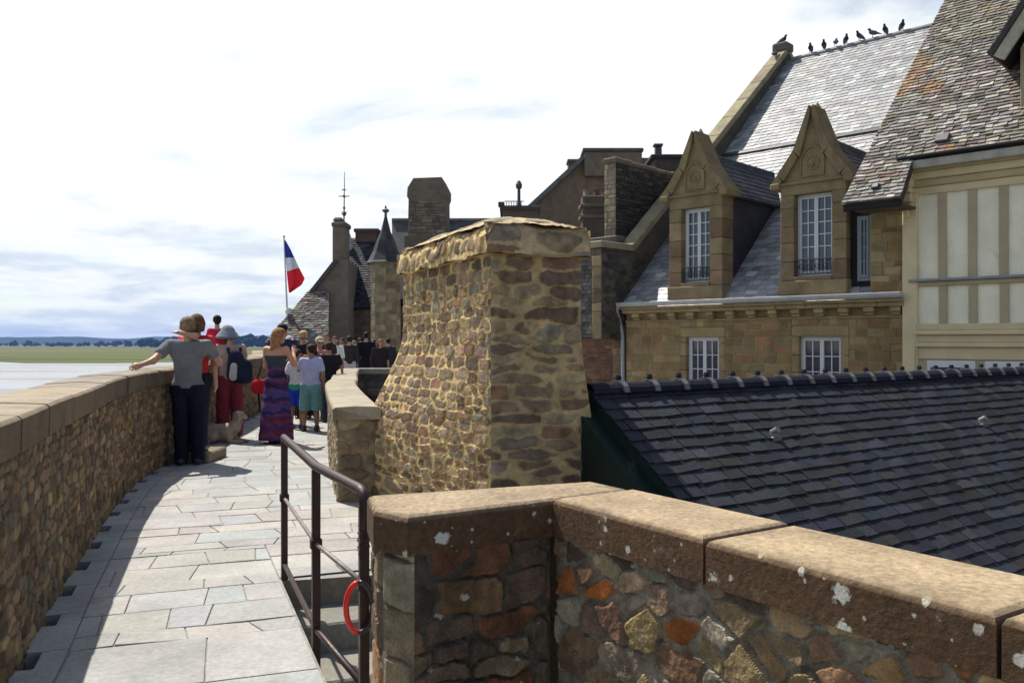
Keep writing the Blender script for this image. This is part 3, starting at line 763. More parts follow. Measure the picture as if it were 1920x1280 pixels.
# dark wall closing the court behind the low wall
mb = MB(); fr = frame((-3.75, 19.9, 0), (1, .05, 0), (0, 0, 1), (.05, -1, 0))
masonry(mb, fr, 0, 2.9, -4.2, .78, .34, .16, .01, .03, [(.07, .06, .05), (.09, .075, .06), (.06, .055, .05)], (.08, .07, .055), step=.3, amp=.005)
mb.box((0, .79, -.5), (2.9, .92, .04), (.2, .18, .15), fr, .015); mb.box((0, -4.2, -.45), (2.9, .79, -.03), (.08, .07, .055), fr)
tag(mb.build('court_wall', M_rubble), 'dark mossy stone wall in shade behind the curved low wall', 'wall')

# ------------------------------------------------------------------ big rubble chimney stack in the middle
CA, CB, CC = V3((-.16, 6.5, 0)), V3((-1.10, 8.65, 0)), V3((.55, 6.81, 0)); CD = CB+CC-CA
def flare(v, a):
    t = max(0., min(1., (1.70-v)/1.15)); return a*t*t*(3-2*t)
def face(Pa, Pb, fa, fb_, da, db, out):
    Lh = np.linalg.norm(Pb-Pa)
    def fm(u, v, h=0.):
        a = Pa+unit(da)*flare(v, fa); b = Pb+unit(db)*flare(v, fb_); w = 0.
        return a+(b-a)*(u/Lh)+V3((0, 0, v))+unit(out)*(h+w)
    return fm, Lh
nl = unit((CB-CA)[[1, 0, 2]]*V3((-1, 1, 1))); nr = unit((CC-CA)[[1, 0, 2]]*V3((1, -1, 1)))
if nl[0] > 0: nl = -nl
if nr[1] > 0: nr = -nr
cs = empty('rubble_chimney_stack', (-.2, 7.6, -.1), 'massive rubble stone chimney stack with yellow mortar and overhanging cap in the middle', 'chimney')
pal_ch = [(.20, .135, .085), (.25, .175, .105), (.16, .108, .072), (.29, .205, .115), (.21, .15, .105), (.13, .09, .063), (.27, .205, .13), (.21, .12, .07), (.24, .195, .14)]
mort = (.56, .415, .19)
mb = MB()
fL, lL = face(CA, CB, .0, .40, nl, nl, nl)
def fL2(u, v, h=0.): return fL(lL-u, v, h)
masonry(mb, fL2, 0, lL, -4.2, .3, .3, .15, .02, .04, pal_ch, mort, step=.2)
rubble(mb, fL2, 0, lL, .3, 2.23, .21, .078, .0088, .017, pal_ch, mort, step=.0115, jt=.2, vary=.55, warp=.6, smear=1.0, mrel=.12, p=3.6, rough=.5, rng=random.Random(21))
fR, lR = face(CA, CC, .0, .13, nr, CC-CA, nr)
masonry(mb, fR, 0, lR, -4.2, .3, .3, .15, .02, .04, pal_ch, mort, step=.2)
rubble(mb, fR, 0, lR, .3, 2.23, .34, .105, .019, .018, pal_ch, (.38, .28, .145), step=.009, jt=.22, vary=.55, warp=.5, smear=1.2, p=3.2, mrel=.05)
mb.add([CB+V3((0, 0, -4.2)), CD+V3((0, 0, -4.2)), CC+V3((0, 0, -4.2)), CB+V3((0, 0, 2.23)), CD+V3((0, 0, 2.23)), CC+V3((0, 0, 2.23))], [(0, 1, 4, 3), (1, 2, 5, 4)], mort)
mb.build('shaft', M_rubble, cs)
# cap: a course of stones on edge, proud of the shaft, domed with mortar
mb = MB(); ov = .055
A2, B2, C2, D2 = CA+(nl+nr)*ov, CB+(nl-nr)*ov, CC+(nr-nl)*ov, CD-(nl+nr)*ov
def capface(Pa, Pb, out, tops):
    Lh = np.linalg.norm(Pb-Pa)
    def fm(u, v, h=0.):
        t = u/Lh; p = Pa+(Pb-Pa)*t; zt = tops[0]+(tops[1]-tops[0])*t
        return p+V3((0, 0, 2.215+.012*math.sin(u*9)+v*(zt-2.215)+.012*math.sin(u*5+1)*v))+out*(h-.075*v**3)
    return fm, Lh
f1, l1 = capface(B2, A2, nl, (2.47, 2.45)); f2, l2 = capface(A2, C2, nr, (2.45, 2.46))
rubble(mb, lambda u, v, h=0.: f1(u, v/.26, h), 0, l1, 0, .26, .13, .15, .012, .026, pal_ch, mort, step=.012, warp=.4, smear=.8)
rubble(mb, lambda u, v, h=0.: f2(u, v/.26, h), 0, l2, 0, .26, .40, .15, .02, .022, pal_ch, (.40, .30, .17), step=.010, warp=.4, smear=1.2, p=3)
dom = lambda a, b, c=0.: A2+(B2-A2)*a+(C2-A2)*b+V3((0, 0, 2.435+.12*(1-abs(2*b-1)**2.6)*(1-abs(2*a-1)**7)+.02*vnoise(np.array(a*14.), np.array(b*6.), 4)))+V3((0, 0, c))
in_ = lambda a, b, c=0.: dom(.005+.99*a, .02+.96*b, c)
bed(mb, in_, 0, 1, 0, 1, .04, (.44, .35, .22), .006)
stones(mb, lambda a, b, c=0.: in_(a/2.3, b/.8, c), cells(0, 2.3, 0, .8, .3, .2, .3), .04, .008, [(.30, .24, .17), (.25, .19, .13), (.34, .28, .2)], rnd=2)
mb.add([A2+V3((0, 0, 2.215)), B2+V3((0, 0, 2.215)), D2+V3((0, 0, 2.215)), C2+V3((0, 0, 2.215))], [(0, 1, 2, 3)], mort)
mb.add([B2+V3((0, 0, 2.215)), D2+V3((0, 0, 2.215)), C2+V3((0, 0, 2.215)), B2+V3((0, 0, 2.43)), D2+V3((0, 0, 2.43)), C2+V3((0, 0, 2.43))], [(0, 1, 4, 3), (1, 2, 5, 4)], mort)
mb.build('cap', M_rubble, cs)

# ------------------------------------------------------------------ foreground wall with its end pillar
K = V3((.14, 2.98, 0)); w_ = unit((.55, -.835, 0)); m_v = unit((.835, .55, 0)); TOP = 1.0
fw = empty('stairwell_wall', (.14, 3.0, -.2), 'big foreground wall of rust and grey rubble with lichen spotted coping and an end pillar', 'stone wall')
pal_fw = [(.28, .115, .05), (.25, .14, .07), (.34, .23, .115), (.30, .25, .18), (.17, .105, .065), (.33, .27, .185), (.28, .175, .095), (.34, .11, .03), (.24, .195, .14), (.29, .24, .175), (.13, .09, .065), (.29, .20, .12), (.23, .14, .08), (.34, .25, .145)]
fw_front = frame(K, w_, (0, 0, 1), -m_v)
mb = MB(); rubble(mb, frame(K+m_v*.03, w_, (0, 0, 1), -m_v), .0, 2.0, -.5, .872, .135, .095, .0046, .020, pal_fw, (.28, .245, .185), step=.0052, jt=.45, vary=.6, warp=.5, smear=.35, rough=.32, pin=(0, 0), dark=.3, p=2.8, mrel=.0, cj=.28, rng=random.Random(8))
bed(mb, frame(K+m_v*.03, w_, (0, 0, 1), -m_v), 0, 3.2, -4.2, -.5, .4, (.24, .205, .15)); bed(mb, frame(K+m_v*.03, w_, (0, 0, 1), -m_v), 2.0, 3.2, -.5, .87, .4, (.24, .205, .15))
bk = K+m_v*.37
mb.add([bk-w_*.35+V3((0, 0, -4.2)), bk+w_*3.2+V3((0, 0, -4.2)), bk+w_*3.2+V3((0, 0, .87)), bk-w_*.35+V3((0, 0, .87))], [(0, 1, 2, 3)], (.3, .25, .18))
mb.build('wall', M_big, fw)
# pillar: dressed coursed stone
pp = [(.132, 2.985), (-.31, 2.715), (-.425, 2.82), (-.49, 3.04), (.30, 3.36)]
mb = MB(); pal_pl = [(.19, .115, .062), (.15, .088, .052), (.24, .135, .062), (.11, .075, .052), (.22, .16, .10), (.17, .12, .085), (.19, .085, .045), (.12, .085, .06), (.09, .065, .048)]
def vface(a, b):
    a, b = V3((*a, 0)), V3((*b, 0)); d = unit(b-a); return frame(a, d, (0, 0, 1), (d[1], -d[0], 0)), np.linalg.norm(b-a)
f3, l3 = vface(pp[1], pp[0]); rubble(mb, f3, 0, l3, -.6, .872, .20, .10, .0045, .024, pal_pl, (.10, .085, .063), step=.0055, jt=.16, vary=.55, warp=.4, smear=.4, p=5, rough=.3, dark=.4, mrel=-.1)
f4, l4 = vface(pp[2], pp[1]); rubble(mb, f4, 0, l4, -.6, .872, .4, .22, .007, .016, [(.22, .17, .11), (.19, .15, .10), (.24, .19, .13)], (.13, .11, .085), step=.007, jt=.08, warp=.25, p=6, rough=.6, dark=.4)
f5, l5 = vface(pp[3], pp[2]); rubble(mb, f5, 0, l5, -.6, .872, .22, .13, .008, .018, pal_pl, (.12, .10, .08), step=.009, jt=.15, p=4, dark=.4)
for f_, l_ in ((f3, l3), (f4, l4), (f5, l5)): bed(mb, f_, 0, l_, -4.2, -.6, .5, (.12, .10, .08))
mb.add([(*pp[3], -1.6), (*pp[4], -1.6), (*pp[4], .87), (*pp[3], .87)], [(0, 1, 2, 3)], (.3, .25, .18)); mb.build('pillar', M_big, fw)
def bev_slab(mb, poly, z0, z1, b, col):
    P = [V3((*p, 0)) for p in poly]; n = len(P); c = sum(P)/n
    def ins(g):
        q = poly if area(poly) > 0 else poly[::-1]; r_ = inset([tuple(p) for p in q], g); return r_
    base = poly if area(poly) > 0 else poly[::-1]
    rings = [(0, z0), (0, z1-b), (b*.3, z1-b*.35), (b, z1)]; vs = []; fs = []
    for g, z in rings:
        r_ = [tuple(p) for p in base] if g == 0 else inset(base, g)
        if len(r_) != n: r_ = [(p[0]*(1-g)+c[0]*g, p[1]*(1-g)+c[1]*g) for p in base]
        else:
            r_ = sorted(r_, key=lambda q: 0) ; i0 = min(range(n), key=lambda i: (r_[i][0]-base[0][0])**2+(r_[i][1]-base[0][1])**2); r_ = r_[i0:]+r_[:i0]
        vs += [(x, y, z) for x, y in r_]
    for k in range(len(rings)-1):
        for i in range(n): fs.append((k*n+i, k*n+(i+1) % n, (k+1)*n+(i+1) % n, (k+1)*n+i))
    fs.append(tuple((len(rings)-1)*n+i for i in range(n))); fs.append(tuple(range(n))[::-1])
    face_c = tuple(a*b for a, b in zip(col, (.29, .205, .155))); mb.add(vs, fs, [face_c]*(2*n)+[tuple((a+b)/2 for a, b in zip(col, face_c))]*n+[col]*n)  # upright faces darker and redder than the top: weathering with their shade painted in
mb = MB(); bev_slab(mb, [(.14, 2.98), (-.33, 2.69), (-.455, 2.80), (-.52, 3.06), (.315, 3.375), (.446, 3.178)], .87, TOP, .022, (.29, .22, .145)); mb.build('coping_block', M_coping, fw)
g = .005; cuts = [0, .72, 1.52, 2.45, 3.2]
for i in range(4):
    a, b = cuts[i]+g, cuts[i+1]-g; mb = MB()
    P = [K+w_*a, K+w_*b, K+w_*b+m_v*.37, K+w_*a+m_v*.37]
    if i == 0: P = [K+w_*a, K+w_*b, K+w_*b+m_v*.37, K+w_*(a-.14)+m_v*.37+w_*.14]
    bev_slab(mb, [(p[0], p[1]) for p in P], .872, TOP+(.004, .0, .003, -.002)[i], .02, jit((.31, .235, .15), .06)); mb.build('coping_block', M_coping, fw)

# ------------------------------------------------------------------ railing beside the stairs
rl = empty('stair_railing', RA+T1*.5, 'dark brown iron railing with three posts beside the stairwell', 'railing')
iron = (.030, .013, .011)
P1, P2, P3 = V3((-1.486, 5.57, 0)), V3((-.99, 4.31, 0)), V3((-.625, 3.6, 0))
for p in (P1, P2, P3):
    mb = MB(); z1 = .905 if p is not P3 else .86; d = unit(P3-P1); s_ = V3((d[1], -d[0], 0)); fr = frame(p, d, s_, (0, 0, 1))
    mb.box((-.02, -.02, -.35), (.02, .02, z1), iron, fr, .004)
    mb.box((-.028, -.028, .50), (.028, .028, .56), iron, fr, .008)
    if p is P3:
        for k in range(5): mb.lathe(p+V3((0, 0, .64+.03*k)), [(.018, 0), (.032-.003*abs(k-2), .015), (.018, .03)], iron, 8)
    mb.build('post', M_iron, rl)
def rail(name, z, r, bend=False, ext=0., iron=iron):
    mb = MB(); d = unit(P3-P2); pts = [P1+V3((0, 0, z)), P2+V3((0, 0, z)), P3+V3((0, 0, z))]
    if bend:
        pts = [P1-unit(P2-P1)*.03+V3((0, 0, z)), P1+V3((0, 0, z)), P2+V3((0, 0, z)), P3-d*.05+V3((0, 0, z)), P3-d*.012+V3((0, 0, z-.008)), P3+d*.01+V3((0, 0, z-.035)), P3+d*.012+V3((0, 0, z-.09)), P3+d*.004+V3((0, 0, z-.2))]
        r = [.024]*6+[.021, .018]
    mb.tube(pts, r, iron, 8); mb.build(name, M_iron, rl, smooth=True)
rail('top_rail', .92, .024, True); rail('middle_rail', .53, .011, iron=(.20, .17, .16)); rail('bottom_rail', .10, .016)
lp = empty('cable_lock', P3+V3((0, 0, .45)), 'red and black cable loop hung round the near railing post', 'cable lock')
d = unit(P3-P1); s_ = V3((d[1], -d[0], 0))
for nm, a0, a1, col in (('red_sleeve', 95, 265, (.65, .03, .02)), ('black_sleeve', -95, 95, (.02, .02, .022))):
    mb = MB(); pts = []
    for i in range(13):
        a = math.radians(a0+(a1-a0)*i/12); pts.append(P3+V3((0, 0, .44))+V3((1, .1, 0))*(.055*math.cos(a)-.012)+V3((0, -.035, 0))+V3((0, 0, .105*math.sin(a))))
    mb.tube(pts, .0125, col, 8); mb.build(nm, M_plastic, lp, smooth=True)

# ------------------------------------------------------------------ slate roofed house below the wall
Z0 = EYE
SR0 = V3((.66, 7.0, 1.15)); sr_u = unit((.815, .578, 0)); sr_g = V3((sr_u[1], -sr_u[0], 0))
pt = math.atan(.75); sr_v = sr_g*math.cos(pt)-V3((0, 0, math.sin(pt))); sr_n = sr_g*math.sin(pt)+V3((0, 0, math.cos(pt)))
sh = empty('slate_roofed_house', SR0+sr_u*4+V3((0, 0, -5)), 'low house with broad blue black slate roof behind the foreground wall', 'house')
fr = frame(SR0, sr_u, sr_v, sr_n)
pal_sl = [(.016, .019, .027), (.019, .022, .032), (.014, .016, .022), (.023, .026, .035), (.017, .019, .026), (.016, .019, .028), (.027, .029, .036), (.022, .022, .023)]
mb = MB(); LR, DR = 9.0, 4.4
mb.box((-.02, -.0, -.09), (LR, DR, -.012), (.02, .02, .025), fr)
slates(mb, fr, [(-.05, 0), (LR, 0), (LR, DR+.05), (-.05, DR+.05)], 0, DR, .235, .125, pal_sl, cj=.32, thick=.009, lift=.018, wj=.35, ragged=.010, g=.006)
bk_v = -sr_g*math.cos(pt)-V3((0, 0, math.sin(pt))); fr_b = frame(SR0, sr_u, bk_v, -sr_g*math.sin(pt)+V3((0, 0, math.cos(pt))))
mb.box((-.02, 0, -.09), (LR, 3.2, -.0), (.03, .033, .042), fr_b); mb.build('roof', M_slate, sh)
mb = MB(); k = 0; u = -.06
while u < LR:
    w = .36; a = fr; r_ = .095
    c0 = SR0+sr_u*u+V3((0, 0, -.035)); vs = []; fs = []; nn = 7
    for q, (uu, rr) in enumerate(((0, r_), (w-.045, r_*.97), (w-.04, r_*1.22), (w+.012, r_*1.22))):
        for i in range(nn):
            an = math.pi*(.04+.92*i/(nn-1)); vs.append(c0+sr_u*uu+sr_g*(-math.cos(an))*rr*1.05+V3((0, 0, math.sin(an)*rr)))
    for q in range(3):
        for i in range(nn-1): fs.append((q*nn+i, q*nn+i+1, (q+1)*nn+i+1, (q+1)*nn+i))
    col = [(.016, .017, .027)]*(2*nn)+[(.15, .15, .16)]*(2*nn)
    mb.add(vs, fs, col); mb.lathe(c0+sr_u*(w-.015)+V3((0, 0, r_*1.15)), [(.018, 0), (.03, .02), (.02, .045)], (.03, .03, .038), 8); u += w
mb.build('ridge_tiles', M_ridge, sh, recalc=True)
mb = MB(); gA, gB, gC = fr(0, 0, -.1), fr(0, DR, -.1), fr_b(0, 3.2, -.1)
gd = -sr_u
pts = [gA+sr_u*.05, gB+sr_u*.05, V3((gB[0], gB[1], -4.2))+sr_u*.05, V3((gC[0], gC[1], -4.2))+sr_u*.05, gC+sr_u*.05]
mb.slab(pts, .25, (.006, .017, .012))
for i in range(9):
    t = .2+.42*i; top = fr(0, t/math.cos(pt), -.1)+sr_u*.035; mb.tube([top, V3((top[0], top[1], -4.2))], .006, (.010, .022, .017), 4)
mb.box((-.03, 0, -.16), (.02, DR, -.02), (.008, .02, .015), fr)
mb.build('gable_cladding', M_paint, sh)
mb = MB(); e0_, e1_ = fr(0, DR-.3, -.1), fr(LR, DR-.3, -.1)
mb.hexa([V3((*e0_[:2], -4.2)), V3((*e1_[:2], -4.2)), V3((*fr_b(LR, 3.1)[:2], -4.2)), V3((*fr_b(0, 3.1)[:2], -4.2)), e0_+sr_u*.1, e1_, fr_b(LR, 3.1, -.2), fr_b(0, 3.1, -.2)+sr_u*.1], (.3, .25, .18)); mb.build('wall', M_stone, sh)
for (px, py) in ((1450, 820), (1840, 795)):
    q = ray_plane(px, py, SR0, sr_n); mb = MB()
    fq = frame(q, sr_u, -sr_g, (0, 0, 1)); mb.box((-.06, -.05, -.03), (.06, .16, .012), (.05, .05, .058), fq, .006)
    mb.tube([q+V3((0, 0, -.02)), q+V3((0, 0, .05)), q+sr_g*.05+V3((0, 0, .075))], [.035, .033, .03], (.16, .16, .17), 10); mb.build('roof_vent', M_metal, sh)

# ------------------------------------------------------------------ granite house with two stone dormers
HU, HD, HZ = V3((.72, -.694, 0)), V3((.694, .72, 0)), V3((0, 0, 1)); HO = V3((6.06, 17., Z0))
H = lambda s, d, h: HO+HU*s+HD*d+HZ*h
GR = -4.2-Z0                                   # street level below the eye
gh = empty('granite_house', H(-1.5, 0, GR), 'ochre granite house with two pointed stone dormers and shiny slate roof', 'house')
pal_h = [(.25, .175, .08), (.23, .16, .075), (.27, .19, .09), (.20, .142, .072), (.24, .165, .085), (.29, .215, .11), (.24, .14, .07), (.23, .18, .10)]
mort_h = (.28, .21, .11)
pal_dark = [(.06, .052, .045), (.08, .07, .058), (.05, .045, .042), (.095, .08, .062)]
def fac(d=0.): return frame(H(0, d, 0), HU, HZ, -HD)
SL, SRt = -4.66, 1.74
LWIN = [(-3.0, -2.18), (-.36, .51)]; LB, LT = -1.35, .10
mb = MB(); f0 = fac(); sur = .15
edges = [SL, LWIN[0][0]-sur, LWIN[0][1]+sur, LWIN[1][0]-sur, LWIN[1][1]+sur, SRt]
for i in range(0, 6, 2): masonry(mb, f0, edges[i], edges[i+1], -1.7, .46, .30, .145, .007, .014, pal_h, mort_h, jt=.25, cs=True, vary=.4, step=.3, amp=.003, cj=.16, rnd=0)
for (a, b) in LWIN: masonry(mb, f0, a-sur, b+sur, LT+.22, .46, .30, .12, .007, .014, pal_h, mort_h, jt=.25, cs=True, step=.3, amp=.003, rnd=0)
mb.box((SL, .01, GR), (SRt, .4, -1.7), (.24, .17, .08), lambda a, b, c: H(a, b, c))
for (a, b) in LWIN:
    mb.box((a-sur, .01, -1.7), (b+sur, .3, LB), (.24, .17, .08), lambda x, y, z: H(x, y, z))
mb.box((SL, .02, .46), (SRt, .4, .92), (.24, .17, .08), lambda a, b, c: H(a, b, c))
mb.add([H(SL, .16, -1.7), H(SRt, .16, -1.7), H(SRt, .16, .5), H(SL, .16, .5)], [(0, 1, 2, 3)], (.05, .04, .03))
mb.build('wall', M_stone, gh)
def window(parent, O, w, h, rows, U=HU, D=HD, glass=(.14, .17, .22), leafc=2, bars=True, wc=(.62, .63, .66)):
    """white casement: frame, leaves and glazing bars, with its panes as a sub-part"""
    fw_ = lambda a, b, c: O+U*a+D*b+HZ*c
    mb = MB(); t = .045
    mb.box((0, 0, 0), (t, .07, h), wc, fw_, .006); mb.box((w-t, 0, 0), (w, .07, h), wc, fw_, .006)
    mb.box((t, .002, 0), (w-t, .07, t*1.3), wc, fw_, .006); mb.box((t, .002, h-t), (w-t, .07, h), wc, fw_, .006)
    for l in range(leafc):
        a, b = t+(w-2*t)*l/leafc, t+(w-2*t)*(l+1)/leafc; y0, y1 = t*1.3, h-t; s_ = .04
        mb.box((a+.001, -.012, y0+.001), (a+s_, .05, y1-.001), wc, fw_, .005); mb.box((b-s_, -.012, y0+.001), (b-.001, .05, y1-.001), wc, fw_, .005)
        mb.box((a+s_, -.01, y0+.001), (b-s_, .05, y0+s_*1.5), wc, fw_, .005); mb.box((a+s_, -.01, y1-s_), (b-s_, .05, y1-.001), wc, fw_, .005)
        m_ = (a+b)/2; mb.box((m_-.009, .002, y0+s_*1.5), (m_+.009, .045, y1-s_), wc, fw_)
        for r_ in range(1, rows):
            z = y0+s_*1.5+(y1-y0-s_*2.5)*r_/rows; mb.box((a+s_, .004, z-.009), (b-s_, .043, z+.009), wc, fw_)
    o = mb.build('window', M_white, parent)
    g_ = MB(); g_.add([fw_(.03, .03, .03), fw_(w-.03, .03, .03), fw_(w-.03, .03, h-.03), fw_(.03, .03, h-.03)], [(0, 1, 2, 3)], glass); g_.build('pane', M_glass, o)
    c = MB(); n_ = 14
    for l in range(2):
        vs = []
        for i in range(n_+1):
            a = .05+(w/2-.07)*i/n_+(w/2-.0)*l; dd = .10+.018*math.sin(i*2.1+l)
            vs += [fw_(a, dd, .05), fw_(a, dd, h-.05)]
        c.add(vs, [(2*i, 2*i+2, 2*i+3, 2*i+1) for i in range(n_)], (.5, .5, .52))
    c.build('curtain', M_cloth, o, smooth=True); return o
for (a, b) in LWIN:
    mb = MB(); cc = lambda: jit((.27, .20, .105), .12)
    z = LB-.02
    while z < LT:
        z2 = min(LT, z+R.uniform(.3, .42))
        mb.box((a-sur, -.018, z+.004), (a, .15, z2-.004), cc(), H, .012); mb.box((b, -.018, z+.004), (b+sur, .15, z2-.004), cc(), H, .012); z = z2
    mb.box((a-sur, -.022, LT), (b+sur, .15, LT+.215), cc(), H, .014); mb.build('window_surround', M_stone, gh)
    window(gh, H(a, .10, LB), b-a, LT-LB, 4)
# cornice on corbels, gutter and downpipe
mb = MB()
u = SL
while u < SRt-.02:
    w = min(R.uniform(.6, .95), SRt-u); mb.box((u+.003, -.17, .655), (u+w-.003, .1, .74), jit((.30, .23, .125), .08), H, .012); mb.box((u+.003, -.24, .742), (u+w-.003, .1, .80), jit((.32, .25, .14), .08), H, .012); u += w
mb.box((SL, -.035, .445), (SRt, .05, .50), (.26, .19, .1), H, .01); mb.build('cornice', M_stone, gh)
for i in range(13):
    s = SL+.25+.49*i; mb = MB(); mb.box((s, -.14, .56), (s+.19, .05, .652), jit((.32, .25, .13), .1), H, .012); mb.box((s+.01, -.085, .50), (s+.18, .05, .558), jit((.30, .23, .12), .1), H, .012); mb.build('corbel', M_stone, gh)
mb = MB(); vs = []; fs = []; nn = 9
for uu in (SL-.02, SRt):
    for i in range(nn):
        a = math.pi*(1+i/(nn-1)); vs.append(H(uu, -.30+.085*math.cos(a), .90+.095*math.sin(a)))
    vs += [H(uu, -.22, .905), H(uu, -.38, .905)]
m_ = nn+2
fs += [(i, (i+1) % m_, m_+(i+1) % m_, m_+i) for i in range(m_)]+[tuple(range(m_)), tuple(range(m_, 2*m_))]
mb.add(vs, fs, (.40, .41, .42)); mb.build('gutter', M_metal, gh, recalc=True)
mb = MB(); s = SL-.05
mb.tube([H(s+.06, -.30, .86), H(s+.02, -.29, .80), H(s-.05, -.22, .70), H(s-.06, -.12, .5), H(s-.03, -.08, .3), H(s, -.07, .1), H(s+.02, -.07, -1.7), H(s+.02, -.07, GR)], .045, (.26, .27, .29), 10); mb.build('downpipe', M_metal, gh, smooth=True)
# main roof
RP = math.atan(.913); rc_, rs_ = math.cos(RP), math.sin(RP); RT = 8.45
fr_r = frame(H(0, 0, .935), HU, -HD*rc_-HZ*rs_, -HD*rs_+HZ*rc_)
pal_rf = [(.23, .235, .245), (.27, .275, .285), (.20, .205, .215), (.31, .31, .315), (.24, .24, .245), (.36, .36, .36)]
mb = MB(); vT = -RT/rc_
mb.box((-4.74, vT, -.12), (1.69, .22, -.012), (.06, .06, .065), fr_r)
slates(mb, fr_r, [(-4.74, vT), (1.69, vT), (1.69, .26), (-4.74, .26)], vT, .25, .25, .165, pal_rf, cj=.3, thick=.008, lift=.016, ragged=.012)
bkf = frame(H(0, RT, .935+RT*.913), HU, HD*rc_-HZ*rs_, HD*rs_+HZ*rc_); mb.box((-4.74, 0, -.12), (1.69, 9.5, -.01), (.08, .08, .085), bkf)
mb.build('roof', M_slateg, gh)
mb = MB(); mb.tube([H(-4.6, RT, .96+RT*.913), H(1.69, RT, .96+RT*.913)], .07, (.20, .20, .21), 8); mb.build('ridge_cap', M_metal, gh)
mb = MB(); mb.box((-4.70, -6.22, .0), (1.66, -6.10, .06), (.035, .037, .045), fr_r); mb.build('snow_guard', M_metal, gh)
# gable wall with raised coping on the left
prof = [(-.83, .05), (-.83, 2.17), (.40, 2.17), (8.4, 8.86), (16.8, 1.9), (16.8, GR), (.02, GR), (.02, .05)]
mb = MB(); n = len(prof); vs = [H(-5.03, d, h) for d, h in prof]+[H(-4.745, d, h) for d, h in prof]
mb.add(vs, [tuple(range(n)), tuple(range(n, 2*n))[::-1]]+[((i+1) % n, i, n+i, n+(i+1) % n) for i in range(n)], (.10, .085, .065))
fi = frame(H(-4.745, 0, 0), HD, HZ, HU)
masonry(mb, fi, -.82, 1.2, .06, 2.15, .26, .13, .008, .015, pal_dark, (.07, .06, .05), jt=.3, step=.3, amp=.003, rnd=0)
masonry(mb, frame(H(-5.03, -.83, 0), HU, HZ, -HD), 0, .285, .06, 2.15, .3, .28, .008, .015, [(.22, .16, .085), (.26, .19, .10), (.18, .14, .085)], (.2, .15, .09), jt=.1, cs=True, step=.3, amp=.003, rnd=0)
mb.build('gable_wall', M_stone, gh)
mb = MB()
def cop(d0, h0, d1, h1, col, t=.16, o=.07):
    v = unit(HD*(d1-d0)+HZ*(h1-h0)); nn = unit(np.cross(v, HU)); nn = nn if nn[2] > 0 else -nn
    L2 = math.hypot(d1-d0, h1-h0); k = max(1, int(L2/1.0)); fr2 = frame(H(-5.03, d0, h0), HU, v, nn)
    for i in range(k): mb.box((-o, L2*i/k+.004, .0), (.285+o, L2*(i+1)/k-.004, t), jit(col, .08), fr2, .02)
cop(-.92, 2.175, .42, 2.175, (.30, .26, .18), .15); cop(.42, 2.20, 8.42, 8.88, (.27, .23, .15)); cop(16.8, 1.93, 8.45, 8.90, (.27, .23, .15))
mb.box((-5.14, 8.2, 8.93), (-4.64, 8.7, 9.22), (.13, .11, .09), H, .05); mb.build('gable_coping', M_stone, gh)
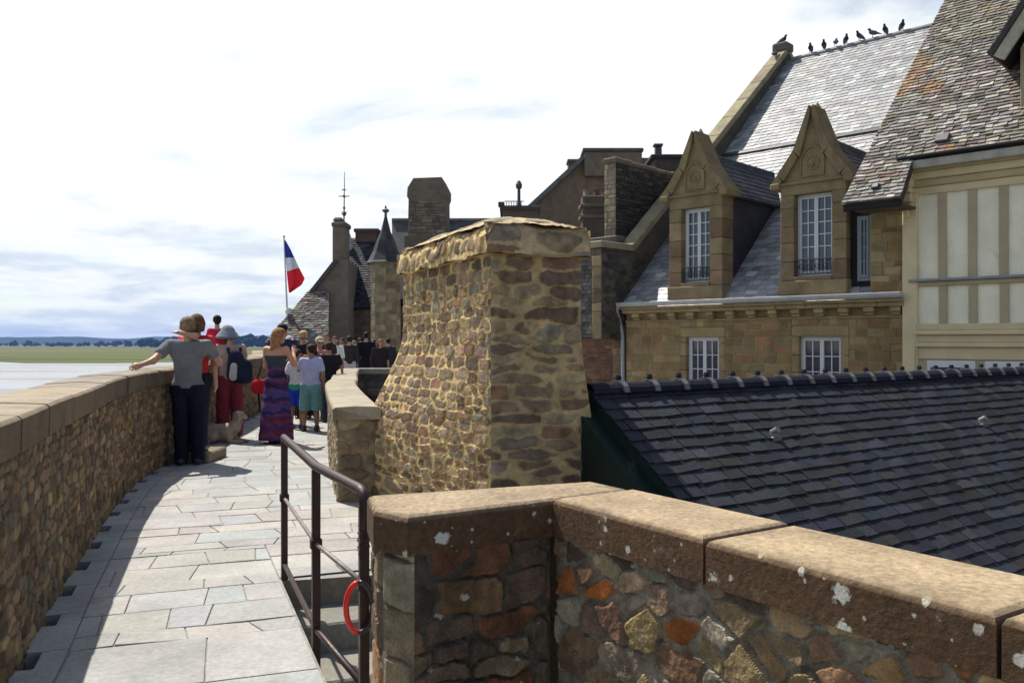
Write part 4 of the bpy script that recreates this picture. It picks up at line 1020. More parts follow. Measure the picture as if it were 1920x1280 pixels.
# dormers
def dormer(sc, w=1.34, ww=.72, h0=.93, wb=1.30, wt=2.96, spring=3.28, apex=4.66):
    a, b = sc-w/2, sc+w/2; x0, x1 = sc-ww/2, sc+ww/2; f = -.06
    mb = MB(); C1 = (.225, .175, .098); blk = lambda: jit(R.choice([C1, (.20, .15, .085), (.25, .19, .105), (.19, .125, .075), (.22, .155, .09)]), .12)
    z = h0
    mb.box((a-.03, f-.05, h0), (b+.03, .55, wb-.08), blk(), H, .015)
    z = wb-.08
    while z < wt:
        z2 = wt if wt-z < .5 else z+R.uniform(.30, .42)
        mb.box((a, f, z+.003), (x0, .42, z2-.003), blk(), H, .012); mb.box((x1, f, z+.003), (b, .42, z2-.003), blk(), H, .012); z = z2
    mb.box((x0-.001, f-.03, wb-.08), (x1+.001, .3, wb), blk(), H, .01)                # sill
    mb.box((a, f, wt), (b, .42, spring-.003), blk(), H, .012)                       # lintel
    mb.box((a-.05, f-.055, spring-.06), (b+.05, f+.02, spring-.005), blk(), H, .012)
    vs = [H(a, f, spring), H(b, f, spring), H(sc, f, apex-.12), H(a, .40, spring), H(b, .40, spring), H(sc, .40, apex-.12)]
    mb.add(vs, [(0, 1, 2), (3, 5, 4), (0, 3, 4, 1), (1, 4, 5, 2), (2, 5, 3, 0)], C1)
    dm = mb.build('dormer', M_stone, gh)
    mb = MB()                                                                       # carved tympanum
    pts = [H(sc+.24*math.cos(t_), f-.012, spring+.36+.30*math.sin(t_)) for t_ in [math.pi*(i/12) for i in range(13)]]
    mb.tube(pts, .026, (.24, .18, .085), 6); mb.tube([H(sc-.24, f-.012, spring+.36), H(sc-.24, f-.012, spring+.08), H(sc+.24, f-.012, spring+.08), H(sc+.24, f-.012, spring+.36)], .02, (.24, .18, .085), 6)
    mb.tube([H(sc+.13*math.cos(q*.524), f-.006, spring+.34+.13*math.sin(q*.524)) for q in range(13)], .018, (.24, .18, .085), 6)
    mb.lathe(H(sc, f-.01, spring+.3), [(.02, -.05), (.05, 0), (.02, .05)], (.24, .18, .085), 6); mb.build('carving', M_stone, dm)
    mb = MB()                                                                       # steep raking coping with kneelers, a little hollow in outline
    for sg in (-1, 1):
        pr = [(w/2+.17, spring-.02), (w/2+.03, spring+.17), (.375, spring+.62), (.04, apex-.02)]
        for i in range(len(pr)-1):
            (e0, g0), (e1, g1) = pr[i], pr[i+1]; t0, t1 = .15, .15 if i < len(pr)-2 else .17
            Q = [(e0, g0), (e1, g1), (max(0.0, e1-.02) if i == len(pr)-2 else e1-.10, g1+(-.20 if i == len(pr)-2 else -.14)), (e0-.14, g0-.04 if i == 0 else g0-.14)]
            col = jit((.20, .15, .08), .1); vs = [H(sc+sg*e, f-.09, g) for e, g in Q]+[H(sc+sg*e, .44, g) for e, g in Q]
            mb.add(vs, [(0, 1, 2, 3), (7, 6, 5, 4), (0, 4, 5, 1), (1, 5, 6, 2), (2, 6, 7, 3), (3, 7, 4, 0)], col)
        mb.box((sc+sg*(w/2-.02), f-.11, spring-.13), (sc+sg*(w/2+.18), .44, spring-.0), jit((.21, .16, .085), .1), H, .02)
    mb.lathe(H(sc, .17, apex-.14), [(.11, 0), (.075, .10), (.012, .22)], (.19, .145, .085), 6)
    mb.build('coping', M_stone, dm, recalc=True)
    rd = spring+.93; de = (spring-.1-.935)/.913; dr = (rd-.935)/.913; mb = MB(); cr = (.05, .052, .06)
    for sg in (-1, 1):
        P = [H(sc+sg*(w/2+.12), .42, spring-.10), H(sc, .42, rd), H(sc, dr+.05, rd), H(sc+sg*(w/2+.12), de+.05, spring-.10)]
        mb.slab(P if sg < 0 else P[::-1], .05, cr)
        fq = frame(H(sc, .42, rd), HD, unit(H(sc+sg*(w/2+.12), .42, spring-.1)-H(sc, .42, rd)), unit(HZ*(w/2+.12)+HU*sg*(rd-spring+.1)))
        Ls = math.hypot(w/2+.12, rd-spring+.1)
        slates(mb, fq, [(0.02, 0), (dr, 0), (de, Ls), (.02, Ls)], 0, Ls, .25, .15, [(.05, .052, .062), (.06, .063, .075), (.04, .042, .05)], cj=.2, thick=.006, lift=.012)
    mb.tube([H(sc, .42, rd+.01), H(sc, dr, rd+.01)], .035, (.10, .10, .105), 6)
    mb.build('roof', M_slate, dm)
    mb = MB(); dc = (h0-.935)/.913
    for sg in (-1, 1):
        e = sc+sg*(w/2-.03); P = [H(e, .40, h0), H(e, .40, spring-.1), H(e, de, spring-.1)]; mb.slab(P if sg < 0 else P[::-1], .06, (.035, .035, .042))
    mb.build('cheek', M_slate, dm)
    window(gh, H(x0, .12, wb), ww, wt-wb, 6)
    mb = MB(); ic = (.03, .032, .038)                                               # low wrought balcony guard
    for z in (wb+.05, wb+.34): mb.tube([H(x0+.01, f+.02, z), H(x1-.01, f+.02, z)], .012, ic, 6)
    k = 9
    for i in range(k+1):
        e = x0+.02+(ww-.04)*i/k; mb.tube([H(e, f+.02, wb+.05), H(e, f+.02, wb+.34)], .008, ic, 5)
        if i < k:
            c_ = e+(ww-.04)/k/2; mb.tube([H(c_+.03*math.cos(q*.785), f+.02, wb+.20+.05*math.sin(q*.785)) for q in range(9)], .006, ic, 5)
    mb.build('window_guard', M_iron, gh)
    return dm
dormer(-2.74); dormer(-.05, w=1.36, ww=.78, spring=3.22, apex=4.72)
# recessed bay under the overhanging eave at the right end
mb = MB(); masonry(mb, fac(-.02), 1.08, SRt, .93, 2.75, .3, .15, .007, .014, pal_h, mort_h, jt=.25, cs=True, step=.3, amp=.003, rnd=0)
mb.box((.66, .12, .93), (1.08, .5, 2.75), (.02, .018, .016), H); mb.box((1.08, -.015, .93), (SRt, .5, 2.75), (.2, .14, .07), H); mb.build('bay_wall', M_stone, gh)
window(gh, H(.80, .04, 1.16), .27, 1.25, 4, leafc=1, wc=(.16, .19, .21), glass=(.05, .07, .08))

# ------------------------------------------------------------------ timber framed house on the right
th = empty('timber_framed_house', H(4, 0, GR), 'cream timber framed house under a steep lichened stone tile roof at far right', 'house')
TB = -.10; TS0 = 1.70; TE = 8.5
cream = (.60, .495, .30)
mb = MB(); mb.box((TS0+.05, TB+.03, -.1), (TE, TB+.3, 3.25), (.80, .75, .58), H); mb.box((TS0+.05, TB+.031, GR), (TE, TB+.3, -.1), (.45, .40, .25), H)
mb.box((TS0+.05, TB+.31, GR), (TE, 5, 3.2), (.4, .35, .25), H); mb.build('wall', M_paint, th)
studs = [2.31+.49*i for i in range(12)]
mb = MB(); cj_ = lambda: jit((.39, .325, .20), .10)
for s in studs:
    mb.box((s, TB-.012, 1.12), (s+.14, TB+.03, 2.66), cj_(), H, .008); mb.box((s+.01, TB-.012, .32), (s+.15, TB+.03, 1.0), cj_(), H, .008)
mb.build('studs', M_paint, th)
mb = MB(); mb.box((TS0, TB-.05, GR), (TS0+.27, TB+.2, 2.70), cream, H, .02); mb.box((TS0+.02, TB-.09, GR), (TS0+.24, TB-.045, .0), cream, H, .015); mb.build('corner_post', M_paint, th)
mb = MB()                                                                           # carved bracket
for (z0, z1, o) in ((2.98, 3.08, .34), (2.80, 2.98, .28), (2.70, 2.80, .20), (2.52, 2.70, .15), (2.42, 2.52, .11)): mb.box((TS0-.04, TB-.05-o, z0+.002), (TS0+.22, TB+.1, z1), jit(cream, .05), H, .03)
mb.box((TS0+.05, TB-.13, 2.25), (TS0+.15, TB, 2.42), cream, H, .03); mb.build('bracket', M_paint, th)
mb = MB()
for (z0, z1, o, c_) in ((2.66, 2.80, .03, cream), (2.80, 2.93, .07, (.42, .35, .18)), (2.93, 3.06, .13, cream), (3.06, 3.13, .20, (.44, .37, .2))): mb.box((TS0+.10, TB-o, z0+.001), (TE, TB+.1, z1), c_, H, .012)
mb.build('top_beam', M_paint, th)
mb = MB(); mb.box((TS0+.18, TB-.03, 1.0), (TE, TB+.02, 1.08), (.40, .32, .19), H, .01); mb.box((TS0+.12, TB-.10, 1.082), (TE, TB+.02, 1.13), (.25, .26, .29), H, .012); mb.build('sill_rail', M_paint, th)
mb = MB()
for (z0, z1, o) in ((.20, .32, .03), (.12, .20, .09), (-.02, .12, .02), (-.10, -.02, .07), (-.32, -.10, .0)): mb.box((TS0+.22, TB-o-.01, z0+.001), (TE, TB+.06, z1), jit(cream, .06), H, .012)
mb.build('lower_beam', M_paint, th)
for i in range(5):
    s = 2.12+.95*i; mb = MB(); mb.box((s, TB-.02, -1.6), (s+.8, TB+.03, -.34), (.62, .62, .63), H, .01); o = mb.build('window', M_white, th)
    g_ = MB(); g_.add([H(s+.07, TB-.024, -1.55), H(s+.73, TB-.024, -1.55), H(s+.73, TB-.024, -.46), H(s+.07, TB-.024, -.46)], [(0, 1, 2, 3)], (.1, .1, .1)); g_.build('pane', M_glass, o)
# roof plane
TA = math.atan(1.25); tc_, ts_ = math.cos(TA), math.sin(TA)
fr_t = frame(H(0, -.40, 3.32), HU, -HD*tc_-HZ*ts_, -HD*ts_+HZ*tc_)
pal_t = [(.19, .175, .16), (.25, .235, .215), (.14, .125, .115), (.33, .315, .29), (.18, .155, .13), (.22, .20, .185), (.12, .11, .10), (.27, .25, .215), (.36, .345, .315)]
tn = -HD*ts_+HZ*tc_; TO = H(0, -.40, 3.32)
def tuv(px, py):
    q = ray_plane(px, py, TO, tn)-TO; return (float(q@HU), float(q@(-HD*tc_-HZ*ts_)))
bl = tuv(1578, 383); ul = tuv(1772, 0); v_e1 = bl[1]; kx = (ul[0]-bl[0])/(ul[1]-bl[1]); v_top = -8.0
lx = lambda v: bl[0]+kx*(v-bl[1]); cr_ = tuv(1688, 372)[0]
mainreg = [(lx(v_top), v_top), (TE+.3, v_top), (TE+.3, .04), (lx(.04), .04)]
catreg = [(lx(.0), .0), (cr_, .0), (cr_, v_e1), (lx(v_e1), v_e1)]
mb = MB()
for reg in (mainreg, catreg): mb.slab([fr_t(a, b, -.03) for a, b in reg][::-1], .10, (.06, .05, .045))
def lich(pal):                                   # drifts of orange and pale lichen over the tiles
    return pal
class Drift:
    pass
n0 = len(mb.v)
slates(mb, fr_t, mainreg, v_top, .04, .17, .092, pal_t, cj=.3, thick=.016, lift=.028, wj=.45, ragged=.02)
slates(mb, fr_t, catreg, .02, v_e1, .17, .092, pal_t, cj=.3, thick=.016, lift=.028, wj=.45, ragged=.02)
from mathutils import noise as mnoise
i = n0; f_i = 0
while i < len(mb.v):                             # colour whole tiles by drift (all vertices of a tile share one colour)
    j = i; c0 = mb.c[i]
    while j < len(mb.v) and mb.c[j] == c0: j += 1
    p = Vector(mb.v[i]); k_ = mnoise.noise(p*.8)+.5*mnoise.noise(p*2.3); q_ = mnoise.noise(p*.6+Vector((7, 3, 1)))+.6*mnoise.noise(p*3.1+Vector((1, 9, 4)))
    c = c0
    if k_ > .42: c = tuple(a*.45+b*.55 for a, b in zip(c0, (.34, .19, .075)))
    elif k_ > .2 and R.random() < .3: c = tuple(a*.6+b*.4 for a, b in zip(c0, (.26, .13, .075)))
    if q_ > .35 and R.random() < .6: c = tuple(a*.5+b*.5 for a, b in zip(c, (.17, .17, .10)))
    for k in range(i, j): mb.c[k] = c
    i = j
tbk = frame(fr_t(0, v_top, 0), HU, HD*tc_-HZ*ts_, HD*ts_+HZ*tc_); mb.box((lx(v_top), 0, -.12), (TE+.3, 8, 0), (.2, .18, .16), tbk)
mb.build('roof', M_tile, th)
mb = MB()                                        # eave: dark gutter over a weathered board
fg = lambda a, b, c: H(a, b, c)
s0_ = tuv(1683, 303)[0]
mb.tube([H(s0_, -.46, 3.29), H(TE, -.46, 3.29)], .045, (.018, .017, .017), 8); mb.box((s0_, -.46, 3.09), (TE, -.30, 3.235), (.36, .34, .29), fg, .01)
mb.tube([fr_t(lx(v_e1)+.02, v_e1+.03, -.10), fr_t(cr_-.02, v_e1+.03, -.10)], .05, (.03, .028, .028), 8)
mb.box((lx(v_e1)+.1, -.95, 2.40), (cr_-.03, -.2, 2.44), (.10, .08, .06), H)
mb.build('gutter', M_ridge, th)
vq = tuv(1768, 262); mb = MB(); q = fr_t(*vq, 0)
mb.box((-.12, -.10, .0), (.12, .10, .07), (.05, .05, .055), frame(q, HU, -HD*tc_-HZ*ts_, tn), .02); mb.build('roof_vent', M_metal, th)
vq = tuv(1643, 353); mb = MB(); q = fr_t(*vq, 0)
mb.box((-.07, -.06, .0), (.07, .06, .08), (.03, .03, .035), frame(q, HU, -HD*tc_-HZ*ts_, tn), .02); mb.build('roof_vent', M_metal, th)
# jettied dormer at the right edge
q = ray_plane(1915, 197, TO, tn)-HO; ds, dd, dh = float(q@HU), float(q@HD), float(q[2])
fp = dd-.45
e = ray_plane(1851, 100, H(0, fp, 0), HD)-HO; t_ = ray_plane(1918, -4, H(0, fp, 0), HD)-HO
es, eh = float(e@HU), float(e[2]); ks = (float(t_[2])-eh)/(float(t_@HU)-es); cx = ds+1.0; ah = eh+ks*(cx-es)
mb = MB(); mb.box((ds, dd-.02, dh-.4), (ds+2.0, dd+3.0, eh+.1), (.10, .10, .13), H); mb.add([H(ds, dd-.02, eh+.1), H(ds+2, dd-.02, eh+.1), H(cx, dd-.02, ah-.1)], [(0, 1, 2)], cream)
for i in range(5): mb.box((ds+.48*i, dd-.07, dh-.2), (ds+.48*i+.10, dd-.02, eh+.1), jit((.30, .25, .15), .1), H, .01)
mb.build('dormer_wall', M_paint, th)
for sg in (-1, 1):
    mb = MB(); P = [H(cx+sg*(cx-es), fp, eh), H(cx, fp, ah), H(cx, fp+5, ah), H(cx+sg*(cx-es), fp+5, eh)]
    mb.slab(P if sg < 0 else P[::-1], .09, (.05, .045, .04))
    u_ = HD; vdir = unit(P[0]-P[1]); nn = unit(np.cross(u_, vdir)); nn = nn if nn[2] > 0 else -nn; Ls = np.linalg.norm(P[0]-P[1])
    slates(mb, frame(P[1], u_, vdir, nn), [(0, 0), (5, 0), (5, Ls), (0, Ls)], 0, Ls, .19, .115, pal_t, cj=.3, thick=.014, lift=.025)
    for (o0, o1, t0, t1) in ((.02, .08, -.30, -.10),):
        v = unit(P[0]-P[1]); fb_ = frame(P[1], HD, v, nn); mb.box((o0, .02, t0), (o1, Ls, t1), (.34, .32, .24), fb_, .01)
    mb.build('dormer_roof', M_tile, th)

# ------------------------------------------------------------------ buildings behind
def WB(mb, px0, px1, y0, y1, d, th_, col, bev=.02, skew=0.):
    a = W(px0, y1, d); b = W(px1, y0, d)
    fr2 = lambda x, y, z: V3((x+y*skew, d+y, z))
    mb.box((a[0], 0, a[2]), (b[0], th_, b[2]), col, fr2, bev)
def extr(mb, pxs, d, th_, col, skew=0.):
    P = [W(x, y, d) for x, y in pxs]; n = len(P); vs = P+[p+V3((skew*th_, th_, 0)) for p in P]
    mb.add(vs, [tuple(range(n))[::-1], tuple(range(n, 2*n))]+[(i, (i+1) % n, n+(i+1) % n, n+i) for i in range(n)], col)
# neighbour house left of the granite house: slate hung wall, ledge, side wall and stacks
nh = empty('slate_hung_house', H(-7, .3, GR), 'dark slate hung house wall with ledge between the rubble chimney and the granite house', 'house')
mb = MB(); mb.box((-10, .32, GR), (-5.06, 6, 2.42), (.10, .08, .06), H)
masonry(mb, frame(H(0, .30, 0), HU, HZ, -HD), -7, -5.06, -2, .08, .24, .075, .006, .012, [(.16, .07, .045), (.13, .065, .045), (.18, .10, .06), (.10, .06, .045)], (.15, .11, .08), cs=True, jt=.2, step=.3, amp=.0, rnd=0)
masonry(mb, frame(H(0, -.02, 0), HU, HZ, -HD), -5.04, -4.68, -2, .04, .3, .15, .006, .012, [(.13, .09, .06), (.16, .10, .06)], (.12, .09, .06), cs=True, jt=.2, step=.3, amp=.0, rnd=0)
mb.build('wall', M_stone, nh)
mb = MB(); slates(mb, frame(H(0, .29, 2.3), HU, -HZ, -HD), [(-8, 0), (-5.06, 0), (-5.06, 2.2), (-8, 2.2)], 0, 2.2, .16, .10, [(.10, .095, .09), (.13, .12, .11), (.08, .075, .07), (.16, .14, .12)], thick=.012, lift=.03); mb.build('slate_hanging', M_slate, nh)
mb = MB(); mb.box((-9, .12, 2.42), (-5.04, .5, 2.56), (.11, .10, .09), H, .02); mb.box((-9, .2, 2.30), (-5.06, .5, 2.418), (.14, .12, .10), H, .01)
mb.box((-10, .5, 2.43), (-5.06, 6, 2.50), (.06, .055, .05), H); mb.build('roof', M_slate, nh)
mb = MB(); mb.box((-5.66, .47, 2.4), (-5.32, 3.3, 4.40), (.06, .055, .048), H)
masonry(mb, frame(H(-5.32, 0, 0), HD, HZ, HU), .46, 3.3, 2.4, 4.4, .20, .085, .008, .018, pal_dark, (.055, .05, .042), cs=True, jt=.3, step=.3, amp=.0, rnd=0)
masonry(mb, frame(H(0, .46, 0), HU, HZ, -HD), -5.66, -5.31, 2.4, 4.4, .22, .13, .010, .02, [(.30, .25, .16), (.24, .20, .14), (.34, .29, .2)], (.2, .17, .12), cs=True, jt=.2, step=.3, amp=.0, rnd=1)
for i in range(8): mb.box((-5.70, .42+.36*i, 4.40), (-5.27, .42+.36*i+.35, 4.53+R.uniform(-.02, .02)), jit((.17, .145, .105), .15), H, .03)
mb.build('stack_wall', M_stone, nh)
mb = MB(); WB(mb, 1092, 1142, 366, 480, 25, .6, (.12, .095, .07), .03); WB(mb, 1088, 1146, 381, 388, 24.95, .7, (.17, .14, .1), .02); WB(mb, 1088, 1146, 402, 409, 24.95, .7, (.17, .14, .1), .02)
for px in (1099, 1118, 1134): mb.lathe(W(px, 367, 25.3), [(.11, 0), (.085, .1), (.09, .16), (.10, .17)], (.28, .24, .18) if px == 1099 else (.14, .09, .07), 8)
mb.build('chimney', M_stone, nh)
# big gabled house behind
bg = empty('brown_gabled_house', W(1120, 640, 45)*V3((1, 1, 0))+V3((0, 0, -4.2)), 'large plain brown gabled house with a wide flat chimney behind the slate hung house', 'house')
mb = MB(); extr(mb, [(985, 394), (1090, 296), (1230, 296), (1330, 392), (1330, 900), (985, 900)], 45, 12, (.17, .12, .082), .18); mb.build('wall', M_stone, bg)
mb = MB()
A_, B_ = W(978, 396, 44.7), W(1092, 291, 44.7); mb.slab([A_, B_, B_+V3((2.2, 12.4, 0)), A_+V3((2.2, 12.4, 0))], .22, (.12, .115, .11))
A_, B_ = W(1338, 396, 44.7), W(1228, 291, 44.7); mb.slab([B_, A_, A_+V3((2.2, 12.4, 0)), B_+V3((2.2, 12.4, 0))], .22, (.12, .115, .11)); mb.build('roof', M_slate, bg)
mb = MB(); WB(mb, 1096, 1204, 284, 330, 44.6, 1.6, (.16, .125, .09), .05); WB(mb, 1093, 1207, 277, 284, 44.5, 1.8, (.085, .075, .065), .04); mb.build('chimney', M_stone, bg)
mb = MB(); WB(mb, 1066, 1086, 298, 335, 46, .9, (.10, .085, .07), .04); WB(mb, 1064, 1088, 298, 303, 45.9, 1.1, (.12, .10, .08), .03); mb.build('chimney', M_stone, bg)
# flat topped stack with a flue
ft = empty('flat_roofed_stack', W(1258, 640, 31)*V3((1, 1, 0))+V3((0, 0, -4.2)), 'dark flat topped stack with a small metal flue behind the left dormer', 'stack')
mb = MB(); WB(mb, 1228, 1300, 296, 900, 31, 1.6, (.07, .06, .052), .03); WB(mb, 1221, 1306, 289, 296, 30.9, 1.8, (.045, .042, .04), .02); mb.build('stack', M_stone, ft)
mb = MB(); WB(mb, 1229, 1241, 276, 289.5, 31.4, .24, (.06, .06, .065), .01); WB(mb, 1226.5, 1243.5, 269, 273, 31.35, .34, (.05, .05, .055), .01)
for px in (1229.5, 1239.5): WB(mb, px-.8, px+.8, 272.8, 276.2, 31.4, .2, (.05, .05, .055), .0)
mb.build('flue', M_metal, ft)
# flat roof corner with a vent pipe
fc = empty('corniced_house', W(960, 640, 38)*V3((1, 1, 0))+V3((0, 0, -4.2)), 'dark corniced roof corner with thin vent pipe just above the rubble chimney', 'house')
mb = MB(); WB(mb, 942, 1010, 392, 900, 38, 4, (.11, .09, .07), .03); mb.build('wall', M_stone, fc)
mb = MB(); WB(mb, 937, 1014, 385, 392, 37.8, 4.4, (.07, .065, .06), .03); WB(mb, 934, 946, 378, 386, 37.7, .5, (.06, .055, .05), .03)
for i in range(7): WB(mb, 949+4.6*i, 950.3+4.6*i, 378, 386, 37.9, .04, (.10, .10, .10), .0)
WB(mb, 946, 982, 376.6, 378, 37.9, .05, (.10, .10, .10), .0); mb.build('cornice', M_stone, fc)
mb = MB(); p = W(973, 386, 38.2); mb.lathe(p, [(.10, 0), (.075, .25), (.07, .75), (.14, .80), (.15, .95), (.06, 1.12)], (.05, .048, .05), 10); mb.build('vent_pipe', M_metal, fc)

# stone tiled house at the end of the path, with chimney and weather vane
pal_g = [(.13, .12, .11), (.17, .16, .145), (.10, .095, .088), (.20, .185, .16)]
eh_ = empty('stone_tiled_house', W(575, 690, 35)*V3((1, 1, 0)), 'grey stone tiled house with steep gable and tall chimney at the end of the path', 'house')
mb = MB(); extr(mb, [(505, 660), (537, 596), (628, 487), (652, 487), (652, 720), (505, 720)], 36.5, 9, (.17, .145, .115), -.05)
masonry(mb, frame(W(500, 720, 34)*V3((1, 1, 0)), (1, 0, 0), (0, 0, 1), (0, -1, 0)), 0, 2.55, 0, 1.55, .4, .18, .01, .02, pal_dark, (.07, .06, .05), cs=True, step=.4, amp=0, rnd=0); mb.build('wall', M_stone, eh_)
a0, a1, b1, b0 = W(497, 642, 33.8), W(616, 642, 33.8), W(617, 546, 36.4), W(578, 546, 36.4)
uu = unit(a1-a0); nn = unit(np.cross(uu, b1-a0)); vv = -np.cross(nn, uu); fq = frame(b1, uu, vv, nn)
P = [(float((q-b1)@uu), float((q-b1)@vv)) for q in (b0, b1, a1, a0)]
mb = MB(); mb.slab([a0, a1, b1, b0], .15, (.07, .065, .06)); slates(mb, fq, P, 0, P[2][1]+.05, .26, .15, pal_g+[(.24, .23, .21)], cj=.35, thick=.03, lift=.05, ragged=.03)
mb.slab([W(505, 640, 36.3), W(628, 484, 36.3), W(628, 484, 36.3)+V3((-.4, 9, 0)), W(505, 640, 36.3)+V3((-.4, 9, 0))], .15, (.075, .07, .065)); mb.build('roof', M_tile, eh_)
mb = MB(); WB(mb, 623, 648, 424, 660, 37, .95, (.17, .135, .10), .05); WB(mb, 621, 650, 416, 425, 36.95, 1.05, (.12, .105, .085), .04); WB(mb, 624, 642, 407, 417, 37.1, .7, (.14, .125, .10), .08)
mb.build('chimney', M_stone, eh_)
vn = empty('weather_vane', W(645, 405, 38), 'tall thin weather vane with cross arms standing on chimney of stone tiled house', 'weather vane')
mb = MB(); b_ = W(645, 412, 38); t_ = W(646, 322, 38); mb.tube([b_, t_], [.035, .012], (.05, .05, .055), 6)
for (y, w) in ((398, 5), (368, 10), (356, 4)): q = W(645.2, y, 38); mb.tube([q-V3((w*.0237, 0, 0)), q+V3((w*.0237, 0, 0))], .022, (.05, .05, .055), 5); mb.tube([q-V3((0, w*.0237, 0)), q+V3((0, w*.0237, 0))], .022, (.05, .05, .055), 5)
for y, r_ in ((401, .12), (390, .07), (368, .07)): mb.lathe(W(645.2, y, 38), [(.02, -r_), (r_, 0), (.02, r_)], (.06, .06, .065), 8)
mb.build('vane', M_metal, vn)
# dark slate roofed house beside it
dh_ = empty('dark_slate_house', W(660, 690, 39)*V3((1, 1, 0)), 'dark slate roofed house with brown wall behind the crowd', 'house')
mb = MB(); fq = frame(W(600, 0, 38.6)*V3((1, 1, 0)), (1, .0, 0), (0, 0, 1), (0, -1, 0)); wl = 118*38.6/F
masonry(mb, fq, 0, wl, 0, EYE+62*38.6/F, .42, .19, .008, .014, [(.14, .10, .065), (.17, .12, .075), (.115, .085, .058)], (.12, .09, .06), cs=True, step=.5, amp=0, rnd=0); WB(mb, 601, 755, 578, 704, 38.7, 6, (.09, .07, .05), .0); mb.build('wall', M_stone, dh_)
a0, a1, b1, b0 = W(596, 578, 38.3), W(722, 576, 38.3), W(722, 446, 41.2), W(648, 446, 41.2)
uu = unit(a1-a0); nn = unit(np.cross(uu, b1-a0)); vv = -np.cross(nn, uu); fq = frame(b1, uu, vv, nn); P = [(float((q-b1)@uu), float((q-b1)@vv)) for q in (b0, b1, a1, a0)]
mb = MB(); mb.slab([a0, a1, b1, b0], .15, (.02, .022, .028)); slates(mb, fq, P, 0, P[2][1]+.05, .24, .15, [(.028, .03, .036), (.04, .042, .05), (.022, .024, .03), (.055, .055, .06)], cj=.35, thick=.015, lift=.03)
mb.slab([b0, b1, b1+V3((0, 3, -3)), b0+V3((0, 3, -3))], .1, (.03, .03, .035)); mb.build('roof', M_slate, dh_)
mb = MB(); WB(mb, 666, 707, 434, 470, 41, .8, (.10, .06, .05), .03); WB(mb, 663, 710, 428, 435, 40.9, 1.0, (.085, .055, .048), .03); mb.build('chimney', M_stone, dh_)
mb = MB(); q = W(655, 462, 40.8); mb.lathe(q, [(.16, -.3), (.20, 0), (.10, .18), (.13, .32), (.03, .62)], (.34, .34, .36), 8); mb.build('finial', M_metal, dh_)
# octagonal turret
tr = empty('turret', W(719, 690, 34)*V3((1, 1, 0)), 'pale octagonal stone turret with pointed dark slate cap and knob finial', 'turret')
c0 = W(719, 690, 34); r_ = 28*34/F; mb = MB(); zt = EYE+150*34/F
for k in range(8):
    a0_, a1_ = 2*math.pi*(k+.2)/8, 2*math.pi*(k+1.2)/8; A_ = V3((c0[0]+r_*math.cos(a0_), 34.6+r_*math.sin(a0_), 0)); B_ = V3((c0[0]+r_*math.cos(a1_), 34.6+r_*math.sin(a1_), 0)); dd_ = unit(B_-A_); ln = np.linalg.norm(B_-A_)
    masonry(mb, frame(A_, dd_, (0, 0, 1), (dd_[1], -dd_[0], 0)), 0, ln, -.2, zt, .3, .25, .006, .008, [(.22, .175, .105), (.19, .15, .09), (.24, .195, .125)], (.18, .14, .09), cs=True, jt=.1, step=.5, amp=0, rnd=0)
mb.lathe((c0[0], 34.6, zt-.12), [(r_, 0), (r_+.08, .06), (r_+.10, .12), (r_, .13)], (.16, .13, .09), 8); mb.build('shaft', M_stone, tr)
mb = MB(); zc = zt; zap = EYE+(640-402)*34/F
pr_ = [(.80, -.02), (.72, .06), (.52, .45), (.36, .9), (.20, (zap-zc)*.68), (.05, zap-zc)]
for i in range(len(pr_)-1):
    n_ = 8
    for k in range(n_):
        vs = [(c0[0]+rr*math.cos(2*math.pi*(k+q+.2)/n_), 34.6+rr*math.sin(2*math.pi*(k+q+.2)/n_), zc+z) for rr, z in (pr_[i], pr_[i+1]) for q in (0, 1)]
        mb.add(vs, [(0, 1, 3, 2)], jit((.045, .046, .052), .25))
mb.add([(c0[0]+.8*math.cos(2*math.pi*(k+.2)/8), 34.6+.8*math.sin(2*math.pi*(k+.2)/8), zc-.02) for k in range(8)], [tuple(range(8))[::-1]], (.05, .045, .04)); mb.build('cap_roof', M_slate, tr)
mb = MB(); mb.lathe((c0[0], 34.6, zap-.05), [(.06, 0), (.05, .2), (.14, .26), (.15, .32), (.05, .38), (.02, .5)], (.05, .05, .05), 8); mb.build('finial', M_metal, tr)
# tall chimney and the long roof it stands on
lr = empty('long_roofed_house', W(800, 690, 43)*V3((1, 1, 0)), 'house with long slate ridge and one tall broad chimney behind the turret', 'house')
mb = MB(); mb.slab([W(735, 560, 42), W(935, 560, 42), W(935, 414, 45), W(735, 414, 45)], .2, (.09, .09, .095)); mb.slab([W(735, 414, 45), W(935, 414, 45), W(935, 414, 45)+V3((0, 4, -3)), W(735, 414, 45)+V3((0, 4, -3))], .2, (.09, .09, .095))
A_, B_ = W(735, 413, 45), W(935, 413, 45); mb.tube([A_, B_], .12, (.12, .12, .125), 6); mb.build('roof', M_slate, lr)
mb = MB(); WB(mb, 738, 932, 560, 720, 42.3, 5, (.09, .075, .055), .0); mb.build('wall', M_stone, lr)
mb = MB(); d_ = 41.5; P_ = [(764, 470), (766, 374), (763, 368), (764, 352), (775, 334), (828, 332), (838, 352), (838, 366), (835, 374), (836, 470)]
extr(mb, P_, d_, 1.7, (.16, .125, .09), .05); WB(mb, 758, 842, 440, 640, d_-.05, 1.9, (.15, .115, .08), .04)
fq = frame(W(766, 445, d_)-V3((0, .015, 0)), (1, 0, 0), (0, 0, 1), (0, -1, 0)); stones(mb, fq, courses(.02, 69*d_/F, 0, 68*d_/F, .38, .17), .012, .025, [(.15, .12, .09), (.18, .145, .105), (.13, .105, .08), (.21, .175, .13)], rnd=0)
mb.build('chimney', M_stone, lr)

